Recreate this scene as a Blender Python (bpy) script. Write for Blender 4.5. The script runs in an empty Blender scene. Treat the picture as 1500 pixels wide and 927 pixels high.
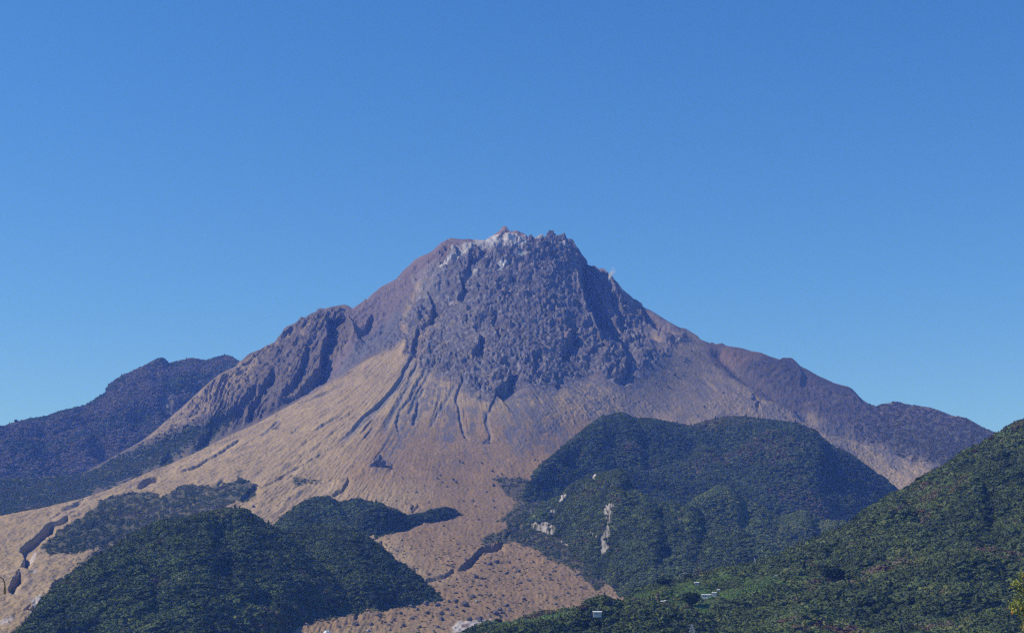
import bpy, bmesh, math, random
import numpy as np
from mathutils import Vector, Matrix, noise as mnoise
R = math.radians
rng = np.random.default_rng(7)
random.seed(7)
SC = bpy.context.scene
COL = SC.collection

# ------------------------------------------------------------------ camera
F = 2453.0; HZ = 960.0
PITCH = math.atan((HZ - 463.5) / F)
cam_d = bpy.data.cameras.new('camera'); cam = bpy.data.objects.new('camera', cam_d); COL.objects.link(cam)
cam.location = (0, 0, 0); cam.rotation_euler = (math.pi / 2 + PITCH, 0, 0)
cam_d.sensor_fit = 'HORIZONTAL'; cam_d.angle = 2 * math.atan(750 / F)
cam_d.clip_start = 0.5; cam_d.clip_end = 90000
SC.camera = cam
# ------------------------------------------------------------------ sky, sun, exposure
SUN_EL = 44.0
SUN_AZ = -93.0        # degrees from +Y (view direction); negative = left, beyond -90 = behind the camera
w = bpy.data.worlds.new('World'); SC.world = w; w.use_nodes = True
nt = w.node_tree; bg = nt.nodes['Background']
sky = nt.nodes.new('ShaderNodeTexSky'); sky.sky_type = 'NISHITA'; sky.sun_disc = False
sky.sun_elevation = R(SUN_EL); sky.sun_rotation = R(SUN_AZ)
sky.altitude = 0; sky.air_density = 1.0; sky.dust_density = 0.2; sky.ozone_density = 3.0
hsv = nt.nodes.new('ShaderNodeHueSaturation'); hsv.inputs['Saturation'].default_value = 1.3
tint = nt.nodes.new('ShaderNodeVectorMath'); tint.operation = 'MULTIPLY'; tint.inputs[1].default_value = (0.90, 1.03, 1.29)
nt.links.new(sky.outputs[0], hsv.inputs['Color']); nt.links.new(hsv.outputs[0], tint.inputs[0]); nt.links.new(tint.outputs[0], bg.inputs[0]); bg.inputs[1].default_value = 0.115
sd = bpy.data.lights.new('sun', 'SUN'); sun = bpy.data.objects.new('sun', sd); COL.objects.link(sun)
sd.energy = 3.7; sd.angle = R(0.5); sd.color = (1.0, 0.94, 0.86)
_e, _a = R(SUN_EL), R(SUN_AZ)
TO_SUN = Vector((math.sin(_a) * math.cos(_e), math.cos(_a) * math.cos(_e), math.sin(_e)))
sun.rotation_euler = TO_SUN.to_track_quat('Z', 'Y').to_euler()
vs = SC.view_settings
SC.display_settings.display_device = 'sRGB'
vs.view_transform = 'Standard'; vs.look = 'None'; vs.exposure = 0.0; vs.gamma = 1.0; vs.use_curve_mapping = False
SC.cycles.use_denoising = False; SC.cycles.filter_width = 1.3
SC.cycles.max_bounces = 4; SC.cycles.diffuse_bounces = 2; SC.cycles.volume_bounces = 2
SC.cycles.transparent_max_bounces = 8
HAZE_DENSITY = 6.0e-5
HAZE_COLOR = (0.13, 0.28, 1.0, 1)
HAZE_ON = True

# ------------------------------------------------------------------ helpers
CP, SP = math.cos(PITCH), math.sin(PITCH)
def P(u, v, Y):
    """the point at depth Y seen through photo pixel (u, v); arrays or numbers"""
    a = (np.asarray(u, float) - 750) / F; b = (463.5 - np.asarray(v, float)) / F
    dy = CP - b * SP
    return np.stack(np.broadcast_arrays(a / dy * Y, 1.0 * np.asarray(Y, float), (SP + b * CP) / dy * Y), -1)

_perm = rng.permutation(256); _perm = np.concatenate([_perm, _perm, _perm])
_grad = rng.normal(size=(256, 3)); _grad /= np.linalg.norm(_grad, axis=1, keepdims=True)
def gnoise(x, y, z=0.0):
    x, y, z = np.broadcast_arrays(np.asarray(x, np.float64), y, z)
    xi = np.floor(x).astype(np.int64); yi = np.floor(y).astype(np.int64); zi = np.floor(z).astype(np.int64)
    xf = x - xi; yf = y - yi; zf = z - zi
    xi &= 255; yi &= 255; zi &= 255
    fu = xf * xf * xf * (xf * (xf * 6 - 15) + 10); fv = yf * yf * yf * (yf * (yf * 6 - 15) + 10); fw = zf * zf * zf * (zf * (zf * 6 - 15) + 10)
    out = 0
    for dx in (0, 1):
        for dy in (0, 1):
            for dz in (0, 1):
                h = _perm[_perm[_perm[(xi + dx) & 255] + ((yi + dy) & 255)] + ((zi + dz) & 255)]
                g = _grad[h]
                d = g[..., 0] * (xf - dx) + g[..., 1] * (yf - dy) + g[..., 2] * (zf - dz)
                out = out + d * (fu if dx else 1 - fu) * (fv if dy else 1 - fv) * (fw if dz else 1 - fw)
    return out * 1.6
def fbm(x, y, z=0.0, o=4, gain=0.5, ridge=False):
    s = 0; a = 1.0; t = 0
    for i in range(o):
        n = gnoise(x * 2 ** i + 17.3 * i, y * 2 ** i - 9.1 * i, np.asarray(z) * 2 ** i + 3.7 * i)
        if ridge: n = 1 - 2 * np.abs(n)
        s = s + a * n; t += a; a *= gain
    return s / t
def worley(x, y, seed=0):
    """F1 distance, random value of the nearest cell"""
    xi = np.floor(x).astype(np.int64); yi = np.floor(y).astype(np.int64)
    best = np.full(x.shape, 9.0); val = np.zeros(x.shape)
    r1 = np.random.default_rng(100 + seed).random((256, 3))
    for dx in (-1, 0, 1):
        for dy in (-1, 0, 1):
            h = _perm[_perm[(xi + dx) & 255] + ((yi + dy) & 255)]
            px = xi + dx + r1[h, 0]; py = yi + dy + r1[h, 1]
            d = np.hypot(px - x, py - y)
            m = d < best
            best = np.where(m, d, best); val = np.where(m, r1[h, 2], val)
    return best, val
def sstep(a, b, x):
    t = np.clip((x - a) / (b - a), 0, 1); return t * t * (3 - 2 * t)
def lerp(a, b, t): return a + (b - a) * t

def interp(pts, u):
    p = np.array(pts, float); return np.interp(u, p[:, 0], p[:, 1])

def tps_fit(pts):
    p = np.array(pts, float); n = len(p); xy = p[:, :2] / 500.0
    d2 = ((xy[:, None] - xy[None]) ** 2).sum(-1)
    K = np.where(d2 > 0, d2 * np.log(d2 + 1e-12), 0) + np.eye(n) * 1e-3
    A = np.zeros((n + 3, n + 3)); A[:n, :n] = K; A[:n, n] = 1; A[:n, n + 1:] = xy; A[n, :n] = 1; A[n + 1:, :n] = xy.T
    s = np.linalg.solve(A, np.concatenate([p[:, 2], np.zeros(3)]))
    return xy, s
def tps_eval(fit, u, v):
    xy, s = fit; u = np.asarray(u, float) / 500; v = np.asarray(v, float) / 500
    n = len(xy); out = s[n] + s[n + 1] * u + s[n + 2] * v
    for i in range(n):
        d2 = (u - xy[i, 0]) ** 2 + (v - xy[i, 1]) ** 2
        out = out + s[i] * d2 * np.log(d2 + 1e-12)
    return out

def bbox_idx(U, V, pts, pad):
    p = np.array(pts, float)
    return np.nonzero((U > p[:, 0].min() - pad) & (U < p[:, 0].max() + pad) & (V > p[:, 1].min() - pad) & (V < p[:, 1].max() + pad))
def polydist(u, v, pts):
    """distance to polyline, signed (right of a downward line > 0), parameter 0..1 along it"""
    p = np.array(pts, float); seg = np.hypot(*(p[1:] - p[:-1]).T); cum = np.concatenate([[0], np.cumsum(seg)])
    best = np.full(u.shape, 1e9); sgn = np.ones(u.shape); t = np.zeros(u.shape)
    for i in range(len(p) - 1):
        ax, ay = p[i]; bx, by = p[i + 1]; L2 = max(seg[i] ** 2, 1e-9)
        q = np.clip(((u - ax) * (bx - ax) + (v - ay) * (by - ay)) / L2, 0, 1)
        d = np.hypot(u - ax - q * (bx - ax), v - ay - q * (by - ay))
        cr = (bx - ax) * (v - ay) - (by - ay) * (u - ax)
        m = d < best
        best = np.where(m, d, best); sgn = np.where(m, np.where(cr < 0, 1.0, -1.0), sgn)
        t = np.where(m, (cum[i] + q * seg[i]) / cum[-1], t)
    return best, sgn, t
def inside(u, v, pts):
    p = np.array(pts, float); r = np.zeros(u.shape, bool); n = len(p)
    for i in range(n):
        x1, y1 = p[i]; x2, y2 = p[(i + 1) % n]
        if y1 == y2: continue
        c = ((y1 > v) != (y2 > v)) & (u < (x2 - x1) * (v - y1) / (y2 - y1) + x1)
        r ^= c
    return r
def polymask(U, V, pts, soft=4.0, warp=None, amp=0.0):
    """soft 0..1 mask of a polygon with a ragged edge"""
    out = np.zeros(U.shape); ix = bbox_idx(U, V, pts, soft * 2 + amp * 1.5)
    u = U[ix]; v = V[ix]
    d, _, _ = polydist(u, v, list(pts) + [pts[0]])
    s = np.where(inside(u, v, pts), d, -d)
    if warp is not None: s = s + warp[ix] * amp
    out[ix] = sstep(-soft, soft, s); return out
def scarp(H, U, V, pts, h, w=2.0, L=14.0, ta=0.12, tb=0.2, wob=None):
    """a wall facing right: ground right of the line is h metres lower, coming back up over L px"""
    ix = bbox_idx(U, V, pts, 4 * L + w); u = U[ix]; v = V[ix]
    if wob is not None: u = u + wob[0][ix]; v = v + wob[1][ix]
    d, s, t = polydist(u, v, pts)
    tp = sstep(0, ta, t) * sstep(0, tb, 1 - t)
    prof = np.where(s > 0, -sstep(0, w, d) * np.exp(-np.maximum(d - w, 0) / L), 0.12 * np.exp(-d / 4))
    H[ix] += h * tp * prof
def gully(H, U, V, pts, h, w=2.0, ta=0.1, tb=0.15, M=None, wob=None):
    ix = bbox_idx(U, V, pts, 5 * w); u = U[ix]; v = V[ix]
    if wob is not None: u = u + wob[0][ix]; v = v + wob[1][ix]
    d, s, t = polydist(u, v, pts)
    tp = sstep(0, ta, t) * sstep(0, tb, 1 - t)
    g = np.exp(-(d / w) ** 2)
    H[ix] -= h * tp * g
    if M is not None: M[ix] = np.maximum(M[ix], tp * g)
def bump(H, U, V, cu, cv, ru, rv, h, rot=0.0, sharp=2.0):
    ix = bbox_idx(U, V, [(cu, cv)], max(ru, rv) * 1.6); du = U[ix] - cu; dv = V[ix] - cv
    c, s = math.cos(rot), math.sin(rot); a = (du * c + dv * s) / ru; b = (-du * s + dv * c) / rv
    H[ix] += h * np.clip(1 - (np.abs(a) ** sharp + np.abs(b) ** sharp), 0, 1) ** 0.7

# ------------------------------------------------------------------ object helpers
def tag(o, label=None, cat=None, group=None, kind=None):
    if label: o['label'] = label
    if cat: o['category'] = cat
    if group: o['group'] = group
    if kind: o['kind'] = kind
    return o
def link(name, me, mats=(), parent=None):
    o = bpy.data.objects.new(name, me); COL.objects.link(o)
    if me is not None:
        for m in (mats if isinstance(mats, (list, tuple)) else [mats]): me.materials.append(m)
    if parent is not None: o.parent = parent
    return o
def grid_mesh(name, pts, smooth=True):
    """pts (rows, cols, 3) -> mesh"""
    r, c = pts.shape[:2]
    me = bpy.data.meshes.new(name)
    idx = np.arange(r * c, dtype=np.int32).reshape(r, c)
    q = np.stack([idx[:-1, :-1], idx[1:, :-1], idx[1:, 1:], idx[:-1, 1:]], -1).reshape(-1, 4)
    me.vertices.add(r * c); me.vertices.foreach_set('co', pts.reshape(-1).astype(np.float32))
    me.loops.add(q.size); me.loops.foreach_set('vertex_index', q.reshape(-1))
    me.polygons.add(len(q)); me.polygons.foreach_set('loop_start', np.arange(0, q.size, 4, dtype=np.int32))
    me.update(calc_edges=True)
    if smooth: me.polygons.foreach_set('use_smooth', np.ones(len(q), bool))
    return me
def set_color(me, rgb, name='Col'):
    a = me.color_attributes.new(name, 'FLOAT_COLOR', 'POINT')
    c = np.ones((len(me.vertices), 4), np.float32); c[:, :3] = rgb.reshape(-1, 3)
    a.data.foreach_set('color', c.reshape(-1))

def principled(name, color=(0.5, 0.5, 0.5), rough=0.9, spec=0.1):
    m = bpy.data.materials.new(name); m.use_nodes = True
    b = m.node_tree.nodes['Principled BSDF']
    b.inputs['Base Color'].default_value = (*color, 1); b.inputs['Roughness'].default_value = rough
    b.inputs['Specular IOR Level'].default_value = spec
    return m, m.node_tree, b
def var_mat(name, color, rough=0.9, spec=0.1, scale=1.0, amount=0.25, metal=0.0):
    """plain material with procedural mottling"""
    m, t, b = principled(name, color, rough, spec); N = t.nodes; Lk = t.links
    b.inputs['Metallic'].default_value = metal
    tc = N.new('ShaderNodeTexCoord'); no = N.new('ShaderNodeTexNoise'); no.inputs['Scale'].default_value = scale
    no.inputs['Detail'].default_value = 4
    mr = N.new('ShaderNodeMapRange'); mr.inputs['To Min'].default_value = 1 - amount; mr.inputs['To Max'].default_value = 1 + amount
    mr.inputs['From Min'].default_value = 0.3; mr.inputs['From Max'].default_value = 0.7
    mx = N.new('ShaderNodeVectorMath'); mx.operation = 'SCALE'; mx.inputs[0].default_value = color
    Lk.new(tc.outputs['Object'], no.inputs['Vector']); Lk.new(no.outputs['Fac'], mr.inputs['Value'])
    Lk.new(mr.outputs['Result'], mx.inputs['Scale']); Lk.new(mx.outputs['Vector'], b.inputs['Base Color'])
    return m
def terrain_mat(name, s1=0.12, amt=0.22, bump_d=1.2):
    """land cover comes from the mesh attribute, fine mottling and grit from noise"""
    m, t, b = principled(name, rough=1.0, spec=0.0); N = t.nodes; Lk = t.links
    at = N.new('ShaderNodeAttribute'); at.attribute_name = 'Col'
    tc = N.new('ShaderNodeTexCoord')
    no = N.new('ShaderNodeTexNoise'); no.inputs['Scale'].default_value = s1; no.inputs['Detail'].default_value = 6; no.inputs['Roughness'].default_value = 0.65
    Lk.new(tc.outputs['Object'], no.inputs['Vector'])
    mr = N.new('ShaderNodeMapRange'); mr.inputs['From Min'].default_value = 0.25; mr.inputs['From Max'].default_value = 0.75
    mr.inputs['To Min'].default_value = 1 - amt; mr.inputs['To Max'].default_value = 1 + amt
    Lk.new(no.outputs['Fac'], mr.inputs['Value'])
    mx = N.new('ShaderNodeVectorMath'); mx.operation = 'SCALE'
    Lk.new(at.outputs['Color'], mx.inputs[0]); Lk.new(mr.outputs['Result'], mx.inputs['Scale'])
    Lk.new(mx.outputs['Vector'], b.inputs['Base Color'])
    bp = N.new('ShaderNodeBump'); bp.inputs['Strength'].default_value = 0.6; bp.inputs['Distance'].default_value = bump_d
    Lk.new(no.outputs['Fac'], bp.inputs['Height']); Lk.new(bp.outputs['Normal'], b.inputs['Normal'])
    return m

# ================================================================== THE VOLCANO
TOP = [(-60,700),(0,700),(30,700),(120,694),(208,645),(228,629.5),(248,612),(274,589),(299,566),(322,547),(346,536),(351,529),(355,527),(363,519),(372,515),(380,512),(391,506),(402,501),(408,493),
 (413,487),(416,481),(420,477),(429,474),(436,470),(441,463),(447,464.5),(455,459),(462,457),(466,452),(470,451.5),(476,452),(482,450),(492,448),(505,446),(511,448),(516,452),(533,440.5),(535,437),(537,439),
 (545,431),(550,427),(558,420),(572,413),(580,409),(592,395),(600,388),(607,381),(615,376),(625,372),(633,368),(639,362),(646,356),(654.5,350),(661,348),(671,350),(685,350.5),(698,352),(711,353),(716,349),(721.6,346),(727,342.5),(731,340),(733.5,336.5),
 (735.6,332.8),(738,331),(741,331.6),(743,335),(744.5,337.5),(747.5,340),(752,339.5),(757,338.5),(761,339.6),(765,341.6),(770,345),(775,348),(776,343.6),(779.3,343.8),(780,347.5),(783,348.6),(786,348),(789,345.5),(791.7,344.3),
 (795,344),(795.6,348.2),(799,347.6),(801,343),(803.6,340),(805,338.3),(808,339.2),(810.6,338.3),(811.5,342.5),(814,344),(817.6,346.8),(819,345.2),(823,345.2),(825,343.6),(827.3,344),(829,347.5),(830.5,351.3),(834,351.5),
 (839,353),(842,358),(844.6,363),(848,367),(851,372),(855,376.5),(859.7,381.5),(861,388),(864,389),(869,391),(876,396.5),(884,402.5),(891.5,408.5),(897,411),(905,418),(914,425.5),(920,430),(926,434),(931,434.5),(936,438.5),(940,441),(943,447),
 (952,452),(961,458),(974,466.5),(987,474.5),(996,479.5),(1000,480),(1004,481),(1013,486.5),(1022,492),(1026,497),(1035,500.5),(1040,502.5),(1043,501),(1048,504),(1054,503),(1058,502.2),(1063,506),(1075,508),(1088,510),(1100,514),(1113.5,516),
 (1128,522),(1142.6,526.5),(1145,524.5),(1148,523.2),(1154,522.8),(1160,523),(1164,527),(1170.5,534),(1184,541),(1197,549),(1210,555),(1222,560.7),(1232,563.5),(1242,565.8),(1248,569),(1257,578),(1264,584),(1272,589.5),(1283,593.5),
 (1289,592),(1295,590.5),(1305,590),(1309,588),(1316,588.2),(1330,592.5),(1340.5,593.5),(1360,596),(1373.5,600),(1385,604.5),(1396,608.7),(1406,610),(1414,611.5),(1427,618),(1439.4,625.5),(1450,630),(1461,634),(1480,645),(1500,655),(1560,680)]
CREST = [(-60,764),(0,755),(25,750),(63,743.5),(109,732.6),(142,723.7),(177,710),(203,698.5),(241,683),(279,667.6),(329.5,642),(357,629.6),(373,623),(401,607.6),(424,595),(462,575),(502,549),(543,524),(567,514),(640,498)]
CTRL = [(740,335,6000),(661,348,6060),(800,345,5990),(843,360,6010),(869,391,6020),(900,415,5980),(905,450,5800),(940,492,5660),(915,435,5900),(558,420,6120),(505,446,6080),(600,390,6100),
 (940,443,5990),(985,473,5900),(1035,500,5850),(1113,516,5900),(1222,560,6000),(1295,590,6050),(1396,608,6050),(1461,634,5900),(1540,670,5850),
 (770,400,5740),(700,400,5760),(840,420,5740),(770,470,5420),(690,470,5480),(855,480,5440),(770,540,5120),(690,540,5150),(850,545,5220),(900,530,5270),(938,532,5340),(890,492,5470),
 (600,460,5800),(620,520,5400),(560,480,5850),(965,545,5370),
 (770,620,4640),(700,620,4620),(620,600,4760),(850,620,4780),(930,600,5060),
 (700,700,4080),(780,700,4150),(600,690,4050),(700,760,3560),(600,760,3500),(800,790,3380),(700,820,3060),(850,840,3000),(600,850,2800),(700,880,2620),(450,910,2380),(600,927,2320),(750,927,2380),(450,960,2080),(700,970,2080),(900,960,2150),(1200,930,2500),(1200,800,3700),(1500,960,2300),(1500,800,3900),
 (567,514,5480),(502,549,5260),(401,607,4960),(329,642,4700),(241,683,4380),(142,723,4030),(0,755,3650),(-60,764,3550),
 (500,640,4480),(420,690,4120),(350,700,4080),(300,760,3600),(200,770,3580),(450,780,3450),(100,800,3260),(0,800,3260),(0,860,2820),(100,860,2820),(0,927,2360),(200,927,2350),(0,960,2150),(200,970,2100),
 (1000,560,5390),(985,500,5700),(1030,530,5640),(1100,600,5270),(1200,640,5130),(1300,690,4950),(1380,690,4980),(1100,550,5650),(1180,590,5560),(1300,630,5600),(1400,650,5560)]
CTRL2 = [(740,335,6000),(661,348,6060),(600,390,6100),(600,460,5800),(558,420,6120),(560,480,5860),(567,514,5520),(620,520,5420),(770,470,5420),
 (505,446,6080),(441,463,6060),(402,501,6010),(380,512,5990),(355,529,5950),(322,547,5880),(274,589,5760),(208,645,5560),(120,694,5380),(0,700,5300),(-60,700,5250),
 (480,480,5960),(440,520,5780),(500,540,5480),(400,560,5620),(440,585,5380),(350,590,5560),(380,617,5240),(300,640,5240),(240,680,5080),(180,705,4980),(100,733,4840),(0,755,4700),(-60,765,4650),(0,730,4950)]
FIT1, FIT2 = tps_fit(CTRL), tps_fit(CTRL2)
_FL = {0: [(567,514),(502,549),(401,607),(241,683),(100,730),(0,757)], .1: [(575,520),(500,575),(400,640),(290,700),(150,750),(0,800)], .2: [(590,525),(540,585),(480,640),(372,716),(250,765),(120,810),(0,860)],
 .35: [(612,530),(578,590),(530,640),(470,705),(400,750),(250,870),(150,960)], .5: [(645,545),(610,600),(585,650),(560,720),(530,790),(480,870),(400,940)], .65: [(685,560),(672,600),(680,650),(670,720),(640,800),(600,900)],
 .8: [(740,575),(735,620),(740,700),(740,800),(760,920)], .95: [(800,570),(810,620),(830,680),(870,760)], 1.1: [(870,560),(900,620),(950,720)], 1.25: [(930,540),(990,620),(1050,700)], 1.4: [(965,500),(1040,580),(1140,660)],
 1.55: [(1000,490),(1100,570),(1240,660),(1330,720)], 1.7: [(1040,510),(1160,580),(1300,650),(1400,700)], -.15: [(640,365),(590,440),(540,500),(470,560)], -.3: [(610,385),(560,430),(500,500),(440,580)],
 -.5: [(505,450),(470,500),(420,560),(350,620),(280,665)], -.7: [(440,465),(400,520),(340,580),(260,650)], -.9: [(380,515),(320,565),(230,640),(100,705)]}
FITQ = tps_fit([(u, v, q) for q, l in _FL.items() for u, v in l])
def depth_main(u, v): return tps_eval(FIT1, u, v)
def terrain_depth(u, v):
    u = np.asarray(u, float); v = np.asarray(v, float)
    d1 = tps_eval(FIT1, u, v); d2 = tps_eval(FIT2, u, v)
    cr = interp(CREST, u)
    above = 1 - sstep(-1.5, 1.0 + 60 * sstep(500, 600, u), v - cr)
    wgt = above * (1 - sstep(560, 650, u))
    return lerp(d1, d2, wgt)

def build_volcano():
    us = np.arange(-40, 1541, 1.0); nr = 600
    t = np.linspace(0, 1, nr) ** 0.92
    top = interp(TOP, us)
    bot = 972.0
    V = top[None] + t[:, None] * (bot - top[None]); U = np.broadcast_to(us[None], V.shape).copy()
    Y = terrain_depth(U, V)
    B = P(U, V, Y); X, Yw, Z = B[..., 0], B[..., 1], B[..., 2]
    H = np.zeros(U.shape)
    n1 = fbm(U / 22, V / 22, 1.0, 4); n2 = fbm(U / 22, V / 22, 9.0, 4); n3 = fbm(U / 7, V / 7, 5.0, 3)
    wob = (n1 * 5 + n3 * 2.0, n2 * 5 - n3 * 1.5); wob2 = (n1 * 2.5 + n3 * 0.8, n2 * 2.5)
    # polar coordinates round the summit axis, streaks run downhill
    px, py = X - 60, Yw - 5950
    ang = np.arctan2(px, -py); rad = np.hypot(px, py)
    # ---- masks
    qt = tps_eval(FITQ, U, V); rr_ = np.hypot(U - 700, V - 350)
    th = np.degrees(np.arctan2(V - 440, 640 - U)) % 360; dd = np.hypot(V - 440, U - 640)
    qp = (th + 12 * np.log(np.maximum(dd, 25) / 200) - 38) / 85
    wq = (1 - sstep(-3, 2 + 40 * sstep(500, 600, U), V - interp(CREST, U))) * (1 - sstep(560, 620, U))
    q = lerp(qp, qt, wq) + .0015 * n1
    ang = q * 2.6; rad = rr_ * 4.0
    dome = polymask(U, V, [(655,345),(720,325),(810,325),(850,355),(872,400),(905,430),(935,470),(962,505),(975,522),(945,535),(905,560),(880,545),(845,548),(800,560),(760,556),(740,572),(716,578),(680,566),(668,540),(640,545),(612,535),(596,520),(600,492),(590,470),(606,440),(622,410),(640,380)], 6, n1, 12)
    scree = polymask(U, V, [(500,452),(560,415),(640,355),(655,348),(650,380),(610,425),(585,470),(590,500),(567,516),(540,526),(500,552),(462,574),(440,584),(470,545),(500,520),(520,490),(505,470)], 5, n1, 8)
    above = np.where(U < 567, 1 - sstep(-1.5, 0.5, V - interp(CREST, U)), 0) 
    old = above * (1 - scree)
    ridge_r = polymask(U, V, [(850,360),(900,400),(960,440),(1000,478),(1012,500),(985,510),(960,480),(930,470),(900,470),(880,440)], 5, n1, 8)
    farR = polymask(U, V, [(1025,490),(1140,510),(1240,560),(1300,580),(1480,630),(1560,700),(1400,690),(1348,671),(1300,652),(1270,638),(1200,610),(1130,585),(1080,560),(1040,530)], 6, n1, 14)
    fan = np.clip(1 - dome - scree - old - ridge_r, 0, 1)
    low = sstep(690, 790, V) * fan
    # ---- large relief
    # dome shoulders, lobes and ravines: each wall faces right (away from the sun)
    S = lambda pts, h, w=2.0, L=14, **k: scarp(H, U, V, pts, h, w, L, wob=wob2, **k)
    DR = np.zeros(U.shape)
    scarp(DR, U, V, [(836,340),(843,356),(850,372),(846,392),(850,415),(856,440),(868,465),(880,486),(900,506),(925,520),(945,532)], 190, 9, 26, ta=0.01, tb=0.35, wob=(wob2[0] * 1.6, wob2[1]))
    S([(846,392),(850,415),(856,440),(868,465),(880,486)], 30, 5, 20)
    S([(861,384),(872,392),(890,412),(899,430),(905,440)], -18, 3, 10)
    for pl_, h_, w_ in (([(866,386),(880,402),(896,420),(908,440),(928,458),(944,472)], 20, 8), ([(874,436),(886,450),(895,468),(908,488)], 26, 7), ([(905,448),(922,466),(940,482)], 14, 6),
                        ([(652,392),(642,412),(632,432)], 18, 6), ([(672,358),(662,378),(654,398)], 16, 6), ([(690,360),(684,376),(668,396)], 10, 5), ([(618,448),(612,462),(606,474)], 16, 6), ([(596,500),(592,512),(586,522)], 12, 4)):
        gully(H, U, V, pl_, -h_, w_, wob=wob2)
    S([(880,438),(894,444),(905,458),(912,475),(935,490)], 30, 3, 14)
    S([(900,405),(915,425),(929,438),(941,455),(946,470),(964,483),(990,492),(1004,497)], 34, 3, 14, tb=0.3)
    S([(885,470),(905,478),(930,478),(950,490),(966,505)], 26, 3, 12)
    S([(905,440),(915,455),(935,465)], 28, 2.5, 9)
    S([(850,470),(878,498),(900,520),(945,530)], 18, 3, 10)
    S([(908,505),(918,520),(915,545),(900,556)], 26, 3, 12)
    # lava lobes on the dome's foot
    S([(822,470),(838,486),(828,505),(818,524)], 46, 4, 14, ta=.2, tb=.1)
    S([(690,478),(703,492),(700,508),(688,520)], 34, 3, 10, ta=.15, tb=.1)
    S([(733,530),(748,542),(742,560),(724,574)], 40, 4, 13, ta=.15, tb=.1)
    S([(779,520),(784,530),(780,545)], 22, 3, 8)
    S([(718,470),(726,482),(730,495)], 16, 2.5, 8)
    S([(625,430),(634,452),(630,466),(610,478)], 26, 3, 9)
    S([(672,410),(678,425),(668,440)], 26, 3, 9)
    S([(688,372),(684,395),(676,402)], 22, 3, 9)
    S([(700,362),(704,372),(690,384)], 20, 3, 8)
    S([(646,355),(664,366),(668,378),(658,392)], 22, 3, 12)
    S([(612,480),(606,500),(600,516)], 22, 2.5, 7)
    S([(670,520),(660,545),(672,560)], -12, 4, 8)
    S([(810,555),(818,560),(812,566)], 12, 2.5, 6)
    S([(890,545),(902,552),(898,560)], 14, 2.5, 6)
    # old ridge on the left: alcove, buttresses, descending ravines
    S([(480,478),(480,500),(470,520),(468,545),(452,562)], 34, 3, 16, ta=.06, tb=.3)
    scarp(DR, U, V, [(478,476),(480,500),(470,520),(468,545),(452,562)], 120, 5, 24, ta=.04, tb=.3, wob=wob2)
    S([(505,478),(512,500),(503,512)], -30, 6, 12)
    S([(545,462),(535,485),(520,500)], 20, 3, 8)
    S([(440,505),(448,515),(446,530),(437,552),(425,570),(405,590)], 34, 3, 12)
    S([(402,545),(392,562),(380,575),(366,600),(360,628)], 40, 3, 12)
    S([(376,570),(360,590),(345,605),(340,622)], 30, 3, 10)
    S([(470,545),(455,560),(440,575),(412,592)], 26, 3, 9)
    S([(360,600),(330,615),(310,628),(298,650),(278,662)], 28, 3, 10)
    S([(300,640),(290,655),(270,670)], 18, 3, 8); S([(250,664),(240,672),(230,684)], 18, 3, 8)
    S([(415,482),(428,480),(420,492)], 14, 2, 6); S([(436,466),(446,470),(440,478)], 12, 2, 6)
    S([(425,500),(440,498),(450,505)], 16, 2, 7)
    _m = (U < 560) & (V > interp(CREST, U) - 1.5); H = np.where(_m, 0, H); DR = np.where(_m, 0, DR)
    # right flank
    S([(1100,585),(1112,590),(1105,592)], 12, 2, 6); S([(1145,526),(1165,530),(1175,545),(1170,570)], 10, 4, 20)
    gully(H, U, V, [(1160,600),(1220,628),(1290,648),(1350,672),(1400,690)], 22, 7)
    gully(H, U, V, [(1040,505),(1080,545),(1140,585),(1200,612)], 16, 7)
    S([(1250,572),(1262,590),(1290,610)], 18, 4, 12)
    fine0 = fbm(U / 3.2, V / 3.2, 3.0, 3)
    # ---- gullies of the grass fan
    bed = np.zeros(U.shape)
    G = lambda pts, h, w=2.0, **k: gully(H, U, V, pts, h, w, M=bed, wob=(n3 * 3.0 + n1 * 2, n3 * 0), **k)
    def Gs(pts, h, w=1.5, L=3.0, **k): scarp(H, U, V, pts, min(h * .6, 24), w * .8, L * .7, wob=(n1 * 3.5 + n3 * .6, n3 * .8), **k)
    Gs([(612,502),(604,518),(590,542),(578,566),(560,585),(530,612),(500,648)], 17, 2.0, 4.0, ta=.04, tb=.5); G([(606,520),(594,545),(582,568),(563,590),(530,620),(495,652)], 4, 4)
    Gs([(612,524),(605,540),(594,556)], 13, 1.6, 3.2); G([(610,530),(600,560),(585,590),(570,615),(560,640)], 5, 3.5)
    G([(628,535),(612,560),(600,585),(585,602),(581,618),(586,640)], 7, 2.2); G([(640,525),(620,560),(605,582)], 5, 2)
    G([(618,560),(606,590),(598,610)], 6, 2.4); G([(624,564),(613,582),(611,600),(605,625)], 9, 2.2)
    G([(668,560),(655,585),(640,605),(628,630)], 5, 2.6)
    G([(680,545),(672,570),(668,582),(674,605),(678,632),(690,648)], 8, 1.6)
    Gs([(727,572),(722,586),(713,605)], 14, 1.6, 3.0); G([(714,600),(712,618),(720,640),(705,650)], 6, 2)
    G([(705,578),(703,584)], 7, 1.5)
    G([(410,615),(392,632),(380,640)], 6, 1.4); G([(440,625),(425,635)], 4, 1.4); G([(478,620),(462,632)], 5, 1.2)
    Gs([(520,600),(490,618),(462,640),(435,655)], 6, 1.5, 3); Gs([(500,648),(470,662),(440,682),(405,700),(372,716)], 8, 1.6, 3.4, ta=.2)
    Gs([(357,640),(335,654),(322,663),(300,673),(282,684),(262,692)], 13, 1.8, 4)
    Gs([(232,696),(220,700),(205,708),(200,716)], 26, 3, 7)
    Gs([(330,701),(318,708),(305,712)], 9, 2, 4)
    Gs([(380,640),(350,655),(335,668)], 4, 1.4, 3)
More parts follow.
